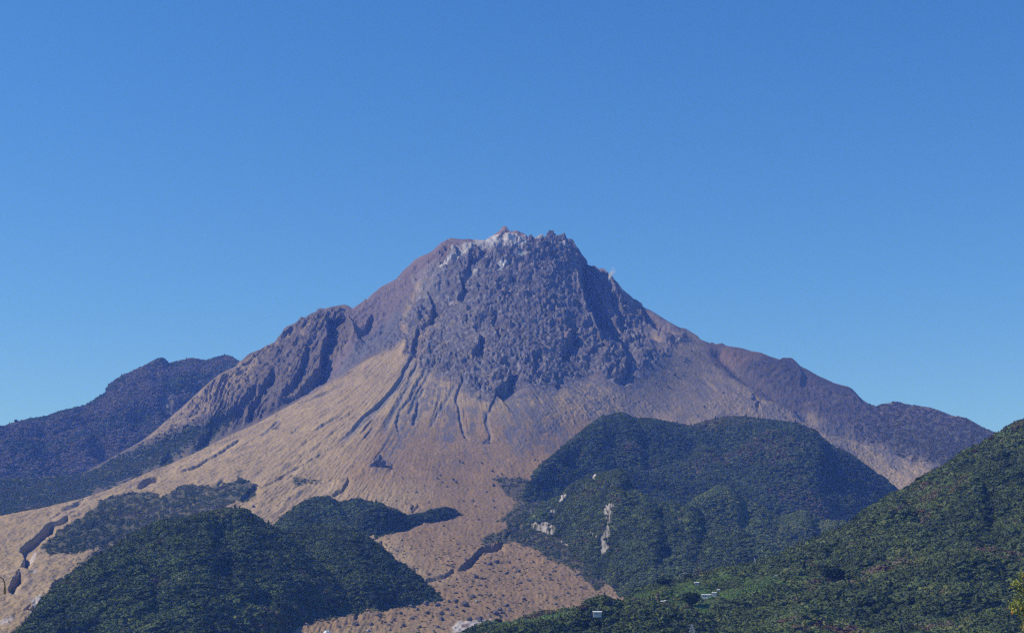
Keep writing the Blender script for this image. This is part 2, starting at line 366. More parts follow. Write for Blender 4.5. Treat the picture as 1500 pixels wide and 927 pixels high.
    Gs([(100,757),(90,763),(76,769),(66,772)], 20, 2, 5, ta=.1, tb=.1)
    Gs([(80,767),(64,774),(52,786),(40,795),(27,806)], 40, 3, 8, ta=.08, tb=.05)
    Gs([(30,807),(37,820),(29,834),(44,838)], 40, 3, 7, ta=.08, tb=.15)
    Gs([(30,842),(20,850),(10,866)], 42, 3, 7)
    Gs([(185,784),(172,790),(165,800),(140,812),(125,825)], 42, 3, 9, tb=.4)
    Gs([(92,846),(84,852),(72,860)], 20, 3, 6); Gs([(52,880),(45,885),(60,890)], 18, 3, 6)
    Gs([(480,705),(510,700),(500,716),(480,728)], 14, 2, 5)
    Gs([(345,700),(372,708),(360,722),(348,732)], 20, 3, 8)
    Gs([(596,741),(604,738),(600,748)], 12, 2, 4)
    Gs([(548,790),(560,793),(552,798)], 14, 2, 5)
    Gs([(738,792),(725,797),(708,800),(697,808),(688,818),(668,832)], 24, 2.6, 7, ta=.08, tb=.2)
    Gs([(668,828),(650,838),(632,843),(616,850)], 11, 2, 5)
    Gs([(762,772),(745,780),(738,790)], 8, 2, 5)
    Gs([(622,742),(612,738),(600,752)], 9, 2, 4)
    Gs([(470,900),(510,893),(560,886)], 6, 1.6, 4)
    # ---- crag on the fan is a separate rock; here just a mound
    bump(H, U, V, 553, 684, 22, 10, 6)
    # ---- noise relief
    sx = X / 1.0 + n1 * 6; sz = Z * 1.05 + Yw * 0.12 + n2 * 6
    vary = np.clip(.75 + .9 * fbm(X / 110, Z / 110, 6.0, 3), .25, 1.5)
    big = fbm(sx / 260, sz / 260, 2.0, 4)
    d1, v1 = worley(sx / 30 + n3 * .25, sz / 30); d2, v2 = worley(sx / 14 + n3 * .2, sz / 14 + 5.5, 3); d3, v3 = worley(sx / 7.5, sz / 7.5 + 2.5, 5)
    rock = np.clip(dome + ridge_r * .8, 0, 1)
    edge = sstep(0, 16, V - interp(TOP, U))
    H += rock * vary * (0.35 + .65 * edge) * (20 * (0.45 - d1) * v1 ** 2 * 1.6 + 15 * (0.45 - d2) * (0.15 + v2 ** 2 * 1.9) + 8.0 * (0.45 - d3) * (.2 + v3) + 16 * fbm(sx / 80, sz / 80, 4, 4, .6))
    d0, v0 = worley(sx / 52 + n3 * .3, sz / 46 + 3.3, 9)
    H += rock * edge * (24 * (0.5 - d0) * (v0 > .62) + 10 * np.abs(fbm(sx / 34, sz / 34, 44.0, 3, .6)))
    crag = fbm(sx / 60, sz / 60, 8.0, 5, 0.55, ridge=True)
    summit = polymask(U, V, [(655,345),(700,340),(850,320),(860,380),(800,372),(740,378),(690,395),(660,430),(630,450),(610,420)], 12, n1, 8)
    crag2 = fbm(sx / 26, sz / 26, 18.0, 4, 0.6, ridge=True)
    H += (summit * (.3 + .7 * edge) * 15 + old * edge * 20 * sstep(720, 600, V) + scree * edge * 9.0) * crag
    H += (summit * (.3 + .7 * edge) * 7 + old * edge * 8 * sstep(720, 600, V) + scree * edge * 9) * crag2
    H += old * edge * 20 * fbm(q * 22 + .4 * n1, rr_ / 90, 3.0, 5, .6, ridge=True) * sstep(700, 620, V)
    H += scree * edge * (6 * fbm(q * 40, rr_ / 70, 3.0, 4, .6) + 2.5 * n3)
    st1 = fbm(q * 26, rr_ / 110, 1.0, 4, .55); st2 = fbm(q * 80, rr_ / 34, 4.0, 4, .65); isoc = 1 - .85 * sstep(560, 640, V) * sstep(520, 620, U); stf = fbm(q * 190, rr_ / 16, 14.0, 3, .6)
    chan = sstep(.66, .92, fbm(q * 20, rr_ / 170, 51.0, 3, .45, ridge=True)) * sstep(.0, .35, fbm(q * 9, rr_ / 60, 61.0, 2))
    st1r = fbm(q * 34, rr_ / 80, 6.0, 5, .6, ridge=True)
    ctr = sstep(560, 720, U)
    H += fan * edge * sstep(620, 520, U) * (2.2 * st2 + 1.6 * stf + 2.0 * st1)
    H += fan * edge * (1.2 * fbm(X / 16, Yw / 34, 5.0, 4, .6)) * (1 - isoc) + fan * edge * isoc * (2.4 * st1 * (1 - low * .5) * (1 - .4 * ctr) + 2.0 * st2 * (1 - .5 * low) * (1 - .6 * low * sstep(380, 560, U)) + 1.7 * st1r * (1 - .7 * ctr) * (1 - sstep(760, 840, V)) + 1.6 * fbm(X / 28, Yw / 60, 4.0, 4, .6))
    H += fan * edge * (2.2 * (0.5 - d3) * (v3 > .6) * 1.2 + 1.3 * fbm(X / 9, Yw / 9, 0, 3) + low * (3.0 * fbm(X / 70, Yw / 70, 2.0, 4) + 0.9 * n3))
    rubble = polymask(U, V, [(850,560),(1000,600),(1100,560),(1250,620),(1390,690),(1330,720),(1180,680),(1060,610),(900,610),(840,620),(760,650)], 14, n1, 14)
    H -= fan * edge * 6 * chan * isoc; H += fan * edge * 1.5 * isoc * stf * (1 - .8 * low * sstep(380, 560, U))
    H += rubble * edge * (2.6 * (0.5 - d2) * v2 * 2 + 1.8 * (0.5 - d3) * v3 * 2 + 2.5 * st2)
    H += farR * edge * (7 * fbm(X / 90, Z / 60, 5.0, 5, .55) + 2.5 * n3)
    H += big * 8 * edge
    # ---- displacement direction leans out of the slope where it is steep
    lean = np.clip(dome * .62 + scree * .45 + old * .4 + ridge_r * .5 + .12, 0, .62)
    cr_ = interp(CREST, U); H = np.where((U < 560) & (V < cr_ + 1), H * sstep(1, 12, cr_ + 1 - V), H)
    DR = np.where((U < 560) & (V < cr_ + 1), DR * sstep(1, 16, cr_ + 1 - V), DR)
    e2 = sstep(0, 12, V - interp(TOP, U)); H = np.where(H < 0, H * (.25 + .75 * e2), H)
    B = P(U, V, Y - DR)
    Pn = B.copy(); Pn[..., 1] -= H * lean; Pn[..., 2] += H * np.sqrt(1 - lean ** 2)
    # ---- land cover (albedo)
    def c(r, g, b): return np.array([r, g, b])
    def mixc(A, Cc, m): return A + (np.asarray(Cc) - A) * m[..., None]
    fine = fbm(U / 3.2, V / 3.2, 3.0, 3); mid = n1
    lowc = np.maximum(low * sstep(380, 560, U), 1.0 * sstep(570, 650, V) * sstep(520, 620, U) * (1 - sstep(880, 960, U)))
    tan = c(.37, .265, .15)
    A = np.broadcast_to(tan, U.shape + (3,)).copy()
    A = mixc(A, c(.48, .345, .20), sstep(-.1, .7, st1))
    A = mixc(A, c(.20, .155, .125), sstep(.0, .55, st2 + .5 * fine) * .7 * (1 - lowc))
    A = mixc(A, c(.22, .165, .13), sstep(.0, .5, stf) * .55 * (1 - lowc))
    A = mixc(A, c(.19, .15, .13), lowc * sstep(.05, .4, fbm(U / 14, V / 8, 91.0, 4, .6)) * .75)
    A = mixc(A, c(.135, .13, .09), lowc * sstep(.18, .4, fbm(U / 9, V / 6, 95.0, 4, .6)) * .7)
    A = mixc(A, c(.20, .155, .115), lowc * sstep(.0, .45, fbm(U / 5, V / 3.2, 81.0, 4, .65)) * .65)
    A = mixc(A, c(.16, .145, .145), chan * .6 * isoc)
    brown = polymask(U, V, [(560,620),(700,600),(860,600),(900,640),(800,700),(780,780),(900,860),(900,927),(400,927),(560,880),(640,840),(560,780),(620,720),(500,700)], 30, n1, 30)
    A = mixc(A, c(.245, .158, .092), brown * .75)
    A = mixc(A, c(.36, .225, .115), brown * sstep(.1, .5, n2) * .6)
    # blotches of grey scree in the grass
    sc_b = sstep(.06, .26, fbm(q * 16, rr_ / 34, 12.0, 4, .65) + .25 * fine) * sstep(545, 590, V) * sstep(720, 640, V) * sstep(520, 600, U)
    A = mixc(A, c(.135, .125, .13), sc_b * fan * .85)
    strk = sstep(-.05, .3, fbm(q * 42, rr_ / 60, 21.0, 4, .65)) * sstep(870, 960, U) * fan
    A = mixc(A, c(.15, .135, .13), strk * .75)
    A = mixc(A, c(.19, .165, .14), sstep(-.1, .3, fbm(q * 26, rr_ / 36, 31.0, 4, .65)) * polymask(U, V, [(600,500),(680,560),(760,575),(880,560),(960,540),(1040,540),(1060,600),(900,610),(760,640),(690,600),(590,560)], 18, n1, 20) * fan * .8)
    A = mixc(A, c(.215, .17, .145), fan * sstep(850, 930, U) * sstep(660, 600, V) * .6)
    A = mixc(A, c(.13, .12, .125), fan * sstep(860, 960, U) * sstep(.1, .45, st1 + .3 * n3) * .55)
    A = mixc(A, c(.17, .155, .145), rubble * sstep(-.05, .3, fbm(X / 14, sz / 9, 31.0, 3, .6)) * .6)
    for pl in ([(815,545),(828,556),(806,592),(788,615),(778,606),(796,572)], [(735,575),(762,562),(778,580),(772,615),(752,640),(744,610)], [(735,625),(800,622),(845,640),(828,668),(790,655),(760,668)], [(655,600),(672,598),(668,640),(650,650),(645,625)],
               [(845,560),(872,566),(885,600),(870,612),(850,590)], [(600,600),(625,590),(600,640),(560,690),(548,700),(570,650)], [(628,560),(650,555),(640,590),(620,600)]):
        A = mixc(A, c(.15, .135, .145), polymask(U, V, pl, 5, n1 + n3, 11) * sstep(-.4, .2, n3 + .5 * st2) * fan * .8)
    # brown foot scrub line and dark scrub in hollows
    scrub = np.zeros(U.shape)
    for pl, a in (([(232,735),(262,712),(310,712),(352,703),(378,708),(372,724),(345,735),(320,748),(270,765),(240,760)], .9),
                  ([(150,735),(182,724),(225,724),(250,745),(238,760),(200,775),(150,768),(122,758)], .75),
                  ([(60,800),(100,770),(150,745),(200,742),(225,765),(180,786),(135,802),(105,812),(75,808)], 1),
                  ([(700,795),(740,775),(790,785),(860,825),(880,845),(868,848),(800,815),(770,795)], .7),
                  ([(745,760),(775,735),(800,728),(785,758),(800,776),(838,788),(862,804),(882,830),(886,858),(872,864),(845,835),(800,812),(765,798),(740,790)], .9),
                  ([(720,700),(770,700),(800,715),(792,735),(760,760),(730,765),(755,735)], .5),
                  ([(430,700),(450,695),(470,703),(440,712)], .5), ([(15,927),(60,872),(130,812),(195,775),(255,750),(330,738),(330,748),(250,765),(190,790),(130,825),(70,882),(30,935)], .45),
                  ([(400,920),(455,906),(560,890),(640,880),(640,884),(560,895),(460,913),(404,926)], .4), ([(540,785),(560,800),(605,838),(640,870),(646,876),(640,880),(600,850),(550,805)], .4)):
        scrub = np.maximum(scrub, polymask(U, V, pl, 4, n1, 8) * a)
    A = mixc(A, c(.085, .09, .055), sstep(.1, .6, scrub) * sstep(-.9, -.1, fine + n1 * .6) * .92)
    A = mixc(A, c(.12, .11, .075), low * sstep(.3, .6, fbm(X / 26, Yw / 40, 14.0, 3)) * .6)
    # far right hill
    A = mixc(A, c(.125, .10, .095), farR * .92)
    A = mixc(A, c(.085, .085, .065), farR * sstep(1250, 1330, U) * sstep(600, 640, V) * .8)
    A = mixc(A, c(.24, .19, .13), farR * sstep(.15, .45, fbm(U / 16, V / 9, 2.0, 4)) * .6)
    A = mixc(A, c(.24, .155, .11), polymask(U, V, [(1040,505),(1100,512),(1120,520),(1090,535),(1060,535),(1035,515)], 6, n1, 9) * .6)
    # scree above the fan
    A = mixc(A, c(.16, .125, .13), scree)
    A = mixc(A, c(.24, .175, .14), scree * sstep(-.1, .5, st1 + .3 * n3) * .7)
    A = mixc(A, c(.12, .12, .14), scree * polymask(U, V, [(570,470),(600,440),(590,505),(545,522),(470,565),(500,540),(530,500)], 8, n1, 6) * .8)
    # old ridge: dry grass, bare brown rock, green lower slope
    o1 = fbm(q * 24, rr_ / 40, 2.0, 5, .65)
    A = mixc(A, c(.135, .11, .095), old)
    A = mixc(A, c(.25, .185, .12), old * sstep(0.1, .5, o1 + .3 * fine) * .8)
    A = mixc(A, c(.30, .22, .13), old * polymask(U, V, [(355,535),(420,495),(470,470),(510,455),(500,470),(440,500),(400,520),(350,560),(290,610),(220,650),(240,620),(300,570)], 6, n1, 8) * sstep(-.1, .5, n3 + st1) * .7)
    green = polymask(U, V, [(-60,700),(120,694),(190,664),(240,646),(300,628),(345,610),(340,625),(300,650),(240,680),(180,705),(100,735),(0,756),(-60,765)], 8, n1, 10)
    A = mixc(A, c(.33, .245, .15), old * polymask(U, V, [(348,532),(378,528),(370,565),(335,600),(285,628),(225,646),(205,648),(250,610),(300,566)], 5, n1, 6) * sstep(-.25, .25, st2 + .4 * st1) * .8)
    A = mixc(A, c(.075, .085, .05), old * green * .92)
    # lava rock
    domec = polymask(U, V, [(655,345),(720,325),(810,325),(850,355),(872,400),(905,430),(935,470),(962,505),(985,528),(960,545),(925,572),(880,562),(845,568),(800,576),(760,574),(740,584),(716,590),(680,576),(650,556),(620,540),(596,520),(600,492),(590,470),(606,440),(622,410),(640,380)], 9, n1 + 1.3 * n3, 13)
    rk = np.clip(np.maximum(domec, dome * .8) + ridge_r, 0, 1)
    A = mixc(A, c(.115, .105, .115), rk)
    A = mixc(A, c(.23, .21, .21), rk * sstep(.55, .95, v2) * .6)
    A = mixc(A, c(.26, .24, .24), rk * sstep(.8, .97, v3) * .7)
    A = mixc(A, c(.06, .055, .065), rk * sstep(.5, .1, v3) * .5)
    A = mixc(A, c(.20, .155, .14), ridge_r * (1 - dome) * sstep(-.4, .2, n2) * .8)
    A = mixc(A, c(.15, .125, .13), rk * sstep(.1, .4, fbm(q * 30, rr_ / 40, 71.0, 4, .6)) * .6)
    A = mixc(A, c(.27, .19, .15), rk * sstep(.93, .99, v1) * .5)
    A = mixc(A, c(.185, .155, .12), rk * sstep(0, .4, n2 + .4 * fine) * polymask(U, V, [(600,470),(680,440),(720,520),(760,560),(680,570),(610,540)], 14, n1, 14) * .8)
    A = mixc(A, c(.27, .19, .11), rk * sstep(.0, .2, n3) * polymask(U, V, [(600,520),(618,470),(650,448),(670,440),(640,470),(622,510),(612,540)], 4, n1, 4) * .7)
    A = mixc(A, c(.175, .130, .125), polymask(U, V, [(600,395),(655,345),(720,345),(715,355),(690,356),(670,375),(650,390),(620,400)], 5, n1, 7) * .75)
    A = mixc(A, c(.26, .175, .15), polymask(U, V, [(725,345),(738,328),(765,340),(775,350),(745,352)], 3, n1, 3) * .8)
    # pale fumarole deposits
    white = np.zeros(U.shape)
    for pl, a in (([(712,356),(722,348),(729,346),(728,356),(716,362)], .9), ([(735,352),(752,350),(762,354),(750,357),(736,356)], .9), ([(748,345),(762,354),(758,355),(750,350)], .8),
                  ([(755,374),(767,371),(770,373),(764,376)], 1), ([(762,368),(768,356),(774,352),(772,360),(764,370)], .8), ([(728,385),(744,384),(738,390),(733,397)], .9),
                  ([(802,350),(812,356),(808,355)], .8), ([(824,360),(834,362),(833,370)], .6), ([(905,418),(912,423),(914,427),(908,423)], .8),
                  ([(658,378),(676,360),(696,356),(698,364),(680,378),(664,388)], .5), ([(636,400),(660,385),(665,385),(650,398)], .6), ([(600,410),(640,385),(660,400),(640,440),(612,440)], .1), ([(694,352),(725,345),(770,345),(775,362),(740,368),(700,364)], .42), ([(656,380),(664,379),(660,386)], .5), ([(688,395),(700,388),(697,396),(686,400)], .45),
                  ([(783,347),(795,343),(794,349),(784,352)], .5), ([(654,438),(662,436),(660,445)], .4)):
        white = np.maximum(white, polymask(U, V, pl, 1.2, n3, 2.0) * a)
    A = mixc(A, c(.58, .54, .52), white * sstep(-.5, .1, fine + .15))
    # gully beds, bare cut banks, the sandy works yard
    A = mixc(A, c(.17, .165, .175), bed * fan * .8)
    tr = np.zeros(U.shape)
    for pl, a in (([(36,822),(52,806),(53,812),(46,824),(38,826)], .9), ([(44,840),(54,832),(52,842)], .8), ([(46,882),(58,872),(62,876),(55,888),(50,890)], .9), ([(44,897),(58,886),(50,897)], .8),
                  ([(0,908),(22,902),(10,912),(0,914)], .8), ([(18,866),(26,862),(22,868)], .6), ([(62,790),(70,782),(64,792)], .5),
                  ([(662,918),(672,911),(688,911),(712,910),(720,906),(712,916),(690,922),(678,928),(664,926)], 1), ([(366,782),(380,780),(370,786)], .0)):
        tr = np.maximum(tr, polymask(U, V, pl, 1.5, n3, 2.0) * a)
    A = mixc(A, c(.50, .43, .39), tr)
    A = mixc(A, c(.21, .15, .12), polymask(U, V, [(676,916),(688,915),(686,919),(675,920)], 1.5, n3, 2))
    A = A * (1 + .24 * fine + .12 * mid + rk * .35 * n3)[..., None]
    A = np.clip(A, .02, .9)
    # ---- far side of the mountain
    back = []
    for s in (25, 80, 200, 450, 900, 1600, 2600):
        r = Pn[0].copy(); r[:, 1] += s; r[:, 2] = np.maximum(r[:, 2] - s * 0.62 + 0 * s, -30); back.append(r)
    back = np.array(back[::-1])
    allp = np.concatenate([back, Pn], 0); allc = np.concatenate([np.repeat(A[:1], len(back), 0), A], 0)
    me = grid_mesh('volcano', allp, smooth=False); set_color(me, allc)
    o = link('volcano', me, terrain_mat('volcano_ground'))
    tag(o, 'tall volcano with a dark rubbly lava dome above a dry grass fan', 'mountain', kind='structure')
    return dict(U=U, V=V, P=Pn, obj=o, masks=dict(green=green * old, scrub=scrub, low=low, farR=farR, tr=tr))
VOL = build_volcano()
def surf_at(hd, u, v):
    """point and upward normal of a terrain grid near photo pixel (u, v)"""
    Ps = hd['P']; us = hd['U'][0]; j = int(np.clip(np.searchsorted(us, u), 1, len(us) - 2)); col = Ps[:, j]
    t = col[:, 2] / col[:, 1]; row = 463.5 - (t * CP - SP) / (CP + t * SP) * F
    k = np.nonzero(np.abs(row - v) < 1.2)[0]      # where folds overlap take the one nearest the camera
    i = int(np.clip(k[-1] if len(k) else np.argmin(np.abs(row - v)), 2, len(row) - 3))
    return Vector(col[i])

# ================================================================== HILLS
def build_hill(name, label, top, foot, ext, base, yf=None, du=1.5, nr=160, shape=(.62, .38), under=18, drop=2.0, relief=(), ridges=(), alb=(.06, .065, .035), white=(), backslope=.55):
    t_, f_ = np.array(top, float), np.array(foot, float); t_[:, 1] += drop; top = t_
    us = np.arange(t_[0, 0], t_[-1, 0] + .01, du)
    tp = interp(top, us); ft = np.maximum(interp(foot, us), tp + .5)
    tt = np.linspace(1, 0, nr); V = tp[None] + (1 - tt[:, None]) * (ft - tp)[None]
    extra = np.linspace(0, 1, 8)[1:, None] * under
    V = np.concatenate([V, ft[None] + extra], 0); U = np.broadcast_to(us[None], V.shape).copy()
    T = (ft[None] - V) / (ft - tp)[None]
    Yf = interp(yf, us) if yf is not None else terrain_depth(us, ft)
    E = interp(ext, us)
    a, b = shape
    g = np.where(T >= 0, a * T + b * (1 - np.sqrt(np.clip(1 - T * T, 0, 1))), 0)
    Y = Yf[None] + E[None] * g - np.where(T < 0, (-T) * (ft - tp)[None] * 1.0, 0)
    if base is not None: Y = Y + base(U, V, T)
    B = P(U, V, Y); H = np.zeros(U.shape)
    n1 = fbm(U / 22, V / 22, 11.0, 4); n3 = fbm(U / 7, V / 7, 15.0, 3)
    for pts, h, w_, L_ in ridges: scarp(H, U, V, pts, h * .55, w_ * 2.6, L_ * 1.1, wob=(n1 * 6, n1 * 3))
    edge = sstep(0, 22, V - tp[None]) * sstep(-0.05, .15, T) * sstep(0, 30, U - us[0]) * sstep(0, 30, us[-1] - U)
    for sc, am in relief: H += am * edge * fbm(B[..., 0] / sc, B[..., 1] / sc, B[..., 2] / sc, 3)
    A = np.broadcast_to(np.array(alb), U.shape + (3,)) * (1 + .3 * n1 + .3 * n3)[..., None]
    wm = np.zeros(U.shape)
    for pl, am in white: wm = np.maximum(wm, polymask(U, V, pl, 1.8, n3, 6.0) * am)
    wd = np.zeros(U.shape)
    for pl, am in white: wd = np.maximum(wd, polymask(U, V, pl, 4.5, n3, 2.0) * am)
    vs2 = fbm(U / 2.6, V / 8, 23.0, 3)
    A = A + (np.array((.47, .41, .38)) * (1 + .5 * vs2)[..., None] - A) * (wm * sstep(-.15, .12, vs2 + .03))[..., None]
    H += wm * 4 * vs2
    H += wm * 5 * fbm(B[..., 0] / 9, B[..., 2] / 14, 3.0, 3, ridge=True)
    Pn = B.copy(); Pn[..., 1] -= H * .35; Pn[..., 2] += H * .93
    back = []
    for s in (12, 40, 100, 220, 420, 800):
        r = Pn[0].copy(); r[:, 1] += s; r[:, 2] = r[:, 2] - s * backslope * min(1, .4 + s / 250); back.append(r)
    back = np.array(back[::-1])
    me = grid_mesh(name, np.concatenate([back, Pn], 0)); set_color(me, np.clip(np.concatenate([np.repeat(A[:1], len(back), 0), A], 0), .01, .9))
    o = link(name, me, MAT_HILL)
    tag(o, label, 'hill', kind='structure')
    return dict(U=U, V=V, P=Pn, T=T, W=wd, obj=o, back=back)
MAT_HILL = terrain_mat('hill_ground', .2, .3, 1.0)

LM = build_hill('hills', 'blue shaded wooded mountain on the far left skyline',
    [(-60,660),(0,628),(15,622),(33,615.6),(51,610.5),(67,609),(86,601.7),(117,594),(137,585),(152,575),(157,572.5),(158,566),(161,562),(167,557),(182.5,547),(196,541),(210,534.5),(224,528),(232,524),(237,522.4),(241,524),(248,527.7),(262,525.5),(281,522.6),(291,524.5),(302,525),(314,521.5),(327,518.5),(334,519),(340,522),(351,528.5),(380,548),(440,600)],
    [(-60,800),(0,790),(100,770),(200,720),(300,660),(360,620),(440,604)], [(-60,900),(0,950),(240,1300),(330,1200),(440,300)], None,
    yf=[(-60,6000),(100,6000),(250,6200),(440,6500)], du=1.5, nr=200, relief=((900, 80), (300, 90), (110, 34), (36, 8)),
    ridges=[([(212,535),(222,560),(225,585),(235,600)], 40, 5, 25), ([(160,570),(175,585),(185,600)], 22, 5, 18), ([(270,545),(290,570),(275,600)], 34, 4, 18), ([(325,525),(318,540),(300,548)], 26, 4, 14), ([(100,600),(120,640),(150,700)], 30, 6, 30), ([(40,620),(50,660),(40,720)], 26, 6, 30)],
    alb=(.075, .068, .058), white=[([(240,585),(250,572),(256,580),(252,592),(246,600)], .3), ([(262,583),(268,582),(265,590)], .35), ([(162,580),(168,578),(167,588)], .3)])
HC = build_hill('hills', 'dark twin topped wooded hill below the right flank of the volcano',
    [(765,745),(770,712),(775,705),(782,694),(792,681),(817.5,658.6),(838,643),(850,633),(863,623),(881,610.4),(893,606),(900.6,604.5),(918,603.5),(936,606),(951,608.5),(962,609),(975,613),(987,616),(1000,620),(1014.6,621.5),(1023,618),(1032,613),(1046,608),(1063,604.5),(1075,605.5),(1088,607),(1108,610),(1129,612.6),(1150,616.5),(1169,620),(1189.6,628),(1200,634),(1210,639),(1227.6,649.5),(1234,652),(1250,664),(1272,682),(1297.5,700),(1318,718),(1345,745)],
    [(765,752),(800,790),(860,850),(950,890),(1200,890),(1300,820),(1345,770)], [(765,30),(800,260),(900,900),(1060,1000),(1200,800),(1345,60)], None,
    yf=[(765,3850),(860,3700),(1000,3600),(1200,3650),(1345,4300)], nr=220, relief=((500, 45), (170, 24), (60, 9)),
    ridges=[([(1014,622),(1030,650),(1060,690)], 30, 8, 40), ([(905,606),(925,640),(930,690)], 22, 8, 50), ([(1190,630),(1200,670),(1180,720)], 26, 8, 40)])
HK = build_hill('hills', 'small rounded green knoll in front of the twin topped hill',
    [(990,748),(1018,732),(1028,724),(1038,718.5),(1048,713),(1058,710.3),(1066,710),(1073.5,712),(1082,717),(1089,722),(1101,730),(1114,738),(1130,749),(1142,755),(1160,751),(1177,747),(1190,750),(1203,755),(1228,760),(1253,763),(1290,790)],
    [(990,840),(1100,860),(1200,840),(1290,800)], [(990,200),(1060,330),(1200,220),(1290,30)], None, yf=[(990,3150),(1290,3250)], nr=120, relief=((240, 26), (80, 10)),
    ridges=[([(1062,712),(1078,740),(1080,775)], 18, 5, 24), ([(1180,750),(1185,780),(1180,800)], 20, 6, 24)])
HD = build_hill('hills', 'wooded crag with pale cliffs where the dry fan meets the forest',
    [(750,784),(756,781),(766,768),(776,758),(784,748),(794,737.6),(808,731),(822,725),(832,716),(842,707),(852,702),(860.6,699),(866,694),(870,690.5),(873,691.5),(882,692),(891,690),(898,687.8),(905,688),(914,691.5),(921,699),(930,705),(939,712),(952,718),(964.5,722),(982,726),(1002.5,734.6),(1020,742),(1060,765),(1120,800),(1180,840)],
    [(750,786),(765,785),(776,787),(794,796.5),(822,804),(837,809),(852,819),(867.6,831.6),(876.5,842),(877,852),(882,861),(895,868),(911,878),(960,900),(1100,900),(1180,860)], [(750,10),(776,60),(822,210),(890,420),(1000,420),(1120,250),(1180,60)], None,
    yf=[(750,3580),(776,3480),(822,3340),(852,3180),(877,2990),(911,2800),(960,2700),(1180,2700)],
    nr=220, relief=((300, 34), (110, 22), (40, 11)),
    ridges=[([(872,694),(850,720),(830,745),(812,770),(800,790)], 44, 7, 30), ([(900,690),(895,730),(885,770),(878,800)], 40, 8, 30), ([(930,706),(950,745),(960,790),(940,830)], 26, 8, 34), ([(1010,742),(1010,790),(990,830)], 26, 8, 34)],
    white=[([(776,790),(779,768),(788,764),(808,758),(812,772),(812,790),(826,794),(832,806),(816,804),(795,797)], .62), ([(884,738),(896,733),(899,745),(894,762),(893,780),(896,792),(886,805),(877,803),(882,785),(887,765)], .6), ([(781,768),(786,767),(784,777),(779,784)], .9), ([(776,783),(782,780),(790,787),(786,790)], .8), ([(799,763),(806,761),(808,768),(802,768)], .8), ([(796,772),(800,767),(801,780),(798,793),(795,790)], .9), ([(800,790),(807,787),(812,797),(803,799)], .8),
           ([(809,792),(822,788),(824,795),(830,803),(820,803),(810,799)], .75), ([(828,797),(834,803),(830,806),(824,803)], .8), ([(806,746),(812,743),(812,748)], .9), ([(818,734),(826,724),(832,724),(828,728),(820,736)], .8), ([(819,748),(824,746),(824,752)], .8),
           ([(850,741),(856,736),(858,742),(853,744)], .6), ([(867,703),(873,693),(874,697),(870,704)], 1), ([(888,740),(894,736),(895,744),(890,748)], .95), ([(896,746),(902,742),(906,738),(902,748)], .6), ([(889,757),(895,750),(893,758)], .7),
           ([(860,775),(868,772),(874,777),(876,782),(868,778)], .7), ([(883,790),(887,776),(889,790),(884,802),(879,802)], .75), ([(891,784),(895,780),(896,790),(891,793)], .8), ([(909,763),(913,768),(910,768)], .7), ([(894,719),(897,716),(896,720)], .9)])
H3 = build_hill('hills', 'low wooded spur ending in the dry grass', [(520,760),(530,748),(545,743),(560,741),(583,748.5),(596,753.5),(607,752),(619,750),(630,745),(639,742.7),(650,742),(662,742.7),(671,748),(678,754)],
    [(520,792),(548,787),(581,779.5),(619,769),(640,765),(657,762),(678,755)], [(520,60),(660,60),(678,10)], None, nr=50, relief=((80, 5),))
H2 = build_hill('hills', 'wooded hill with a broad crest behind the front left hill',
    [(395,790),(407,766),(424,750),(432,743),(439,737.6),(451,732),(464,727.5),(478,728),(492,731),(503,729),(515,728.5),(527,729),(538,731),(549,735),(560.5,740),(572,744),(583,748.5),(594,754),(602,762)],
    [(395,815),(450,810),(520,796),(548,787.5),(581,780),(602,770)], [(395,200),(464,330),(540,240),(602,20)], None, nr=100, relief=((300, 20), (100, 14), (40, 9)),
    ridges=[([(480,730),(500,760),(520,780)], 16, 6, 26)])
H4 = build_hill('hills', 'wooded spur sloping down right to the boulder field, beside the front left hill',
    [(395,785),(420,776),(450,770),(480,768),(505,773),(525,780),(540,788),(555.5,801),(569,813),(581,824),(593,832),(606,841.6),(619,851),(628,860),(636.6,869),(643,877)],
    [(395,935),(430,912),(454,908),(505,898),(555.5,891.5),(581,888),(619,882),(643,878)], [(395,220),(480,260),(540,220),(600,110),(643,10)], lambda U, V, T: 200 * (1 - sstep(400, 530, U)), nr=130, relief=((300, 20), (100, 14), (40, 9)))
H1 = build_hill('hills', 'large dark wooded hill at the lower left, nearer than the rest',
    [(-5,975),(25,927),(46,907.5),(66,879.6),(82,862),(99,849),(116,834),(134,821),(148,814),(162,808.6),(177,797),(193,786),(208,777),(223,770.6),(238,765),(253.5,762),(266,758.5),(279,756.6),(297,751.5),(317,749),(329,746),(340,746.5),(350,745.5),(360,746.5),(370,751),(380,757.5),(390,763),(402,768),(418,779),(440,797),(462,818),(480,838),(496,858),(508,874),(520,888),(540,898)],
    [(-5,980),(60,985),(200,990),(350,975),(400,935),(454,912),(500,900),(540,899)], [(-5,10),(100,380),(200,500),(340,540),(380,450),(420,330),(460,210),(500,90),(540,5)], None,
    yf=[(-5,2080),(100,2045),(200,2040),(300,2080),(350,2130),(400,2245),(454,2370),(500,2467),(540,2483)], nr=220, relief=((300, 34), (120, 24), (45, 12)),
    ridges=[([(345,750),(380,780),(425,815),(465,855),(490,885)], 14, 12, 40), ([(300,760),(310,810),(300,870)], 20, 8, 34), ([(180,800),(210,850),(215,920)], 16, 8, 34)])
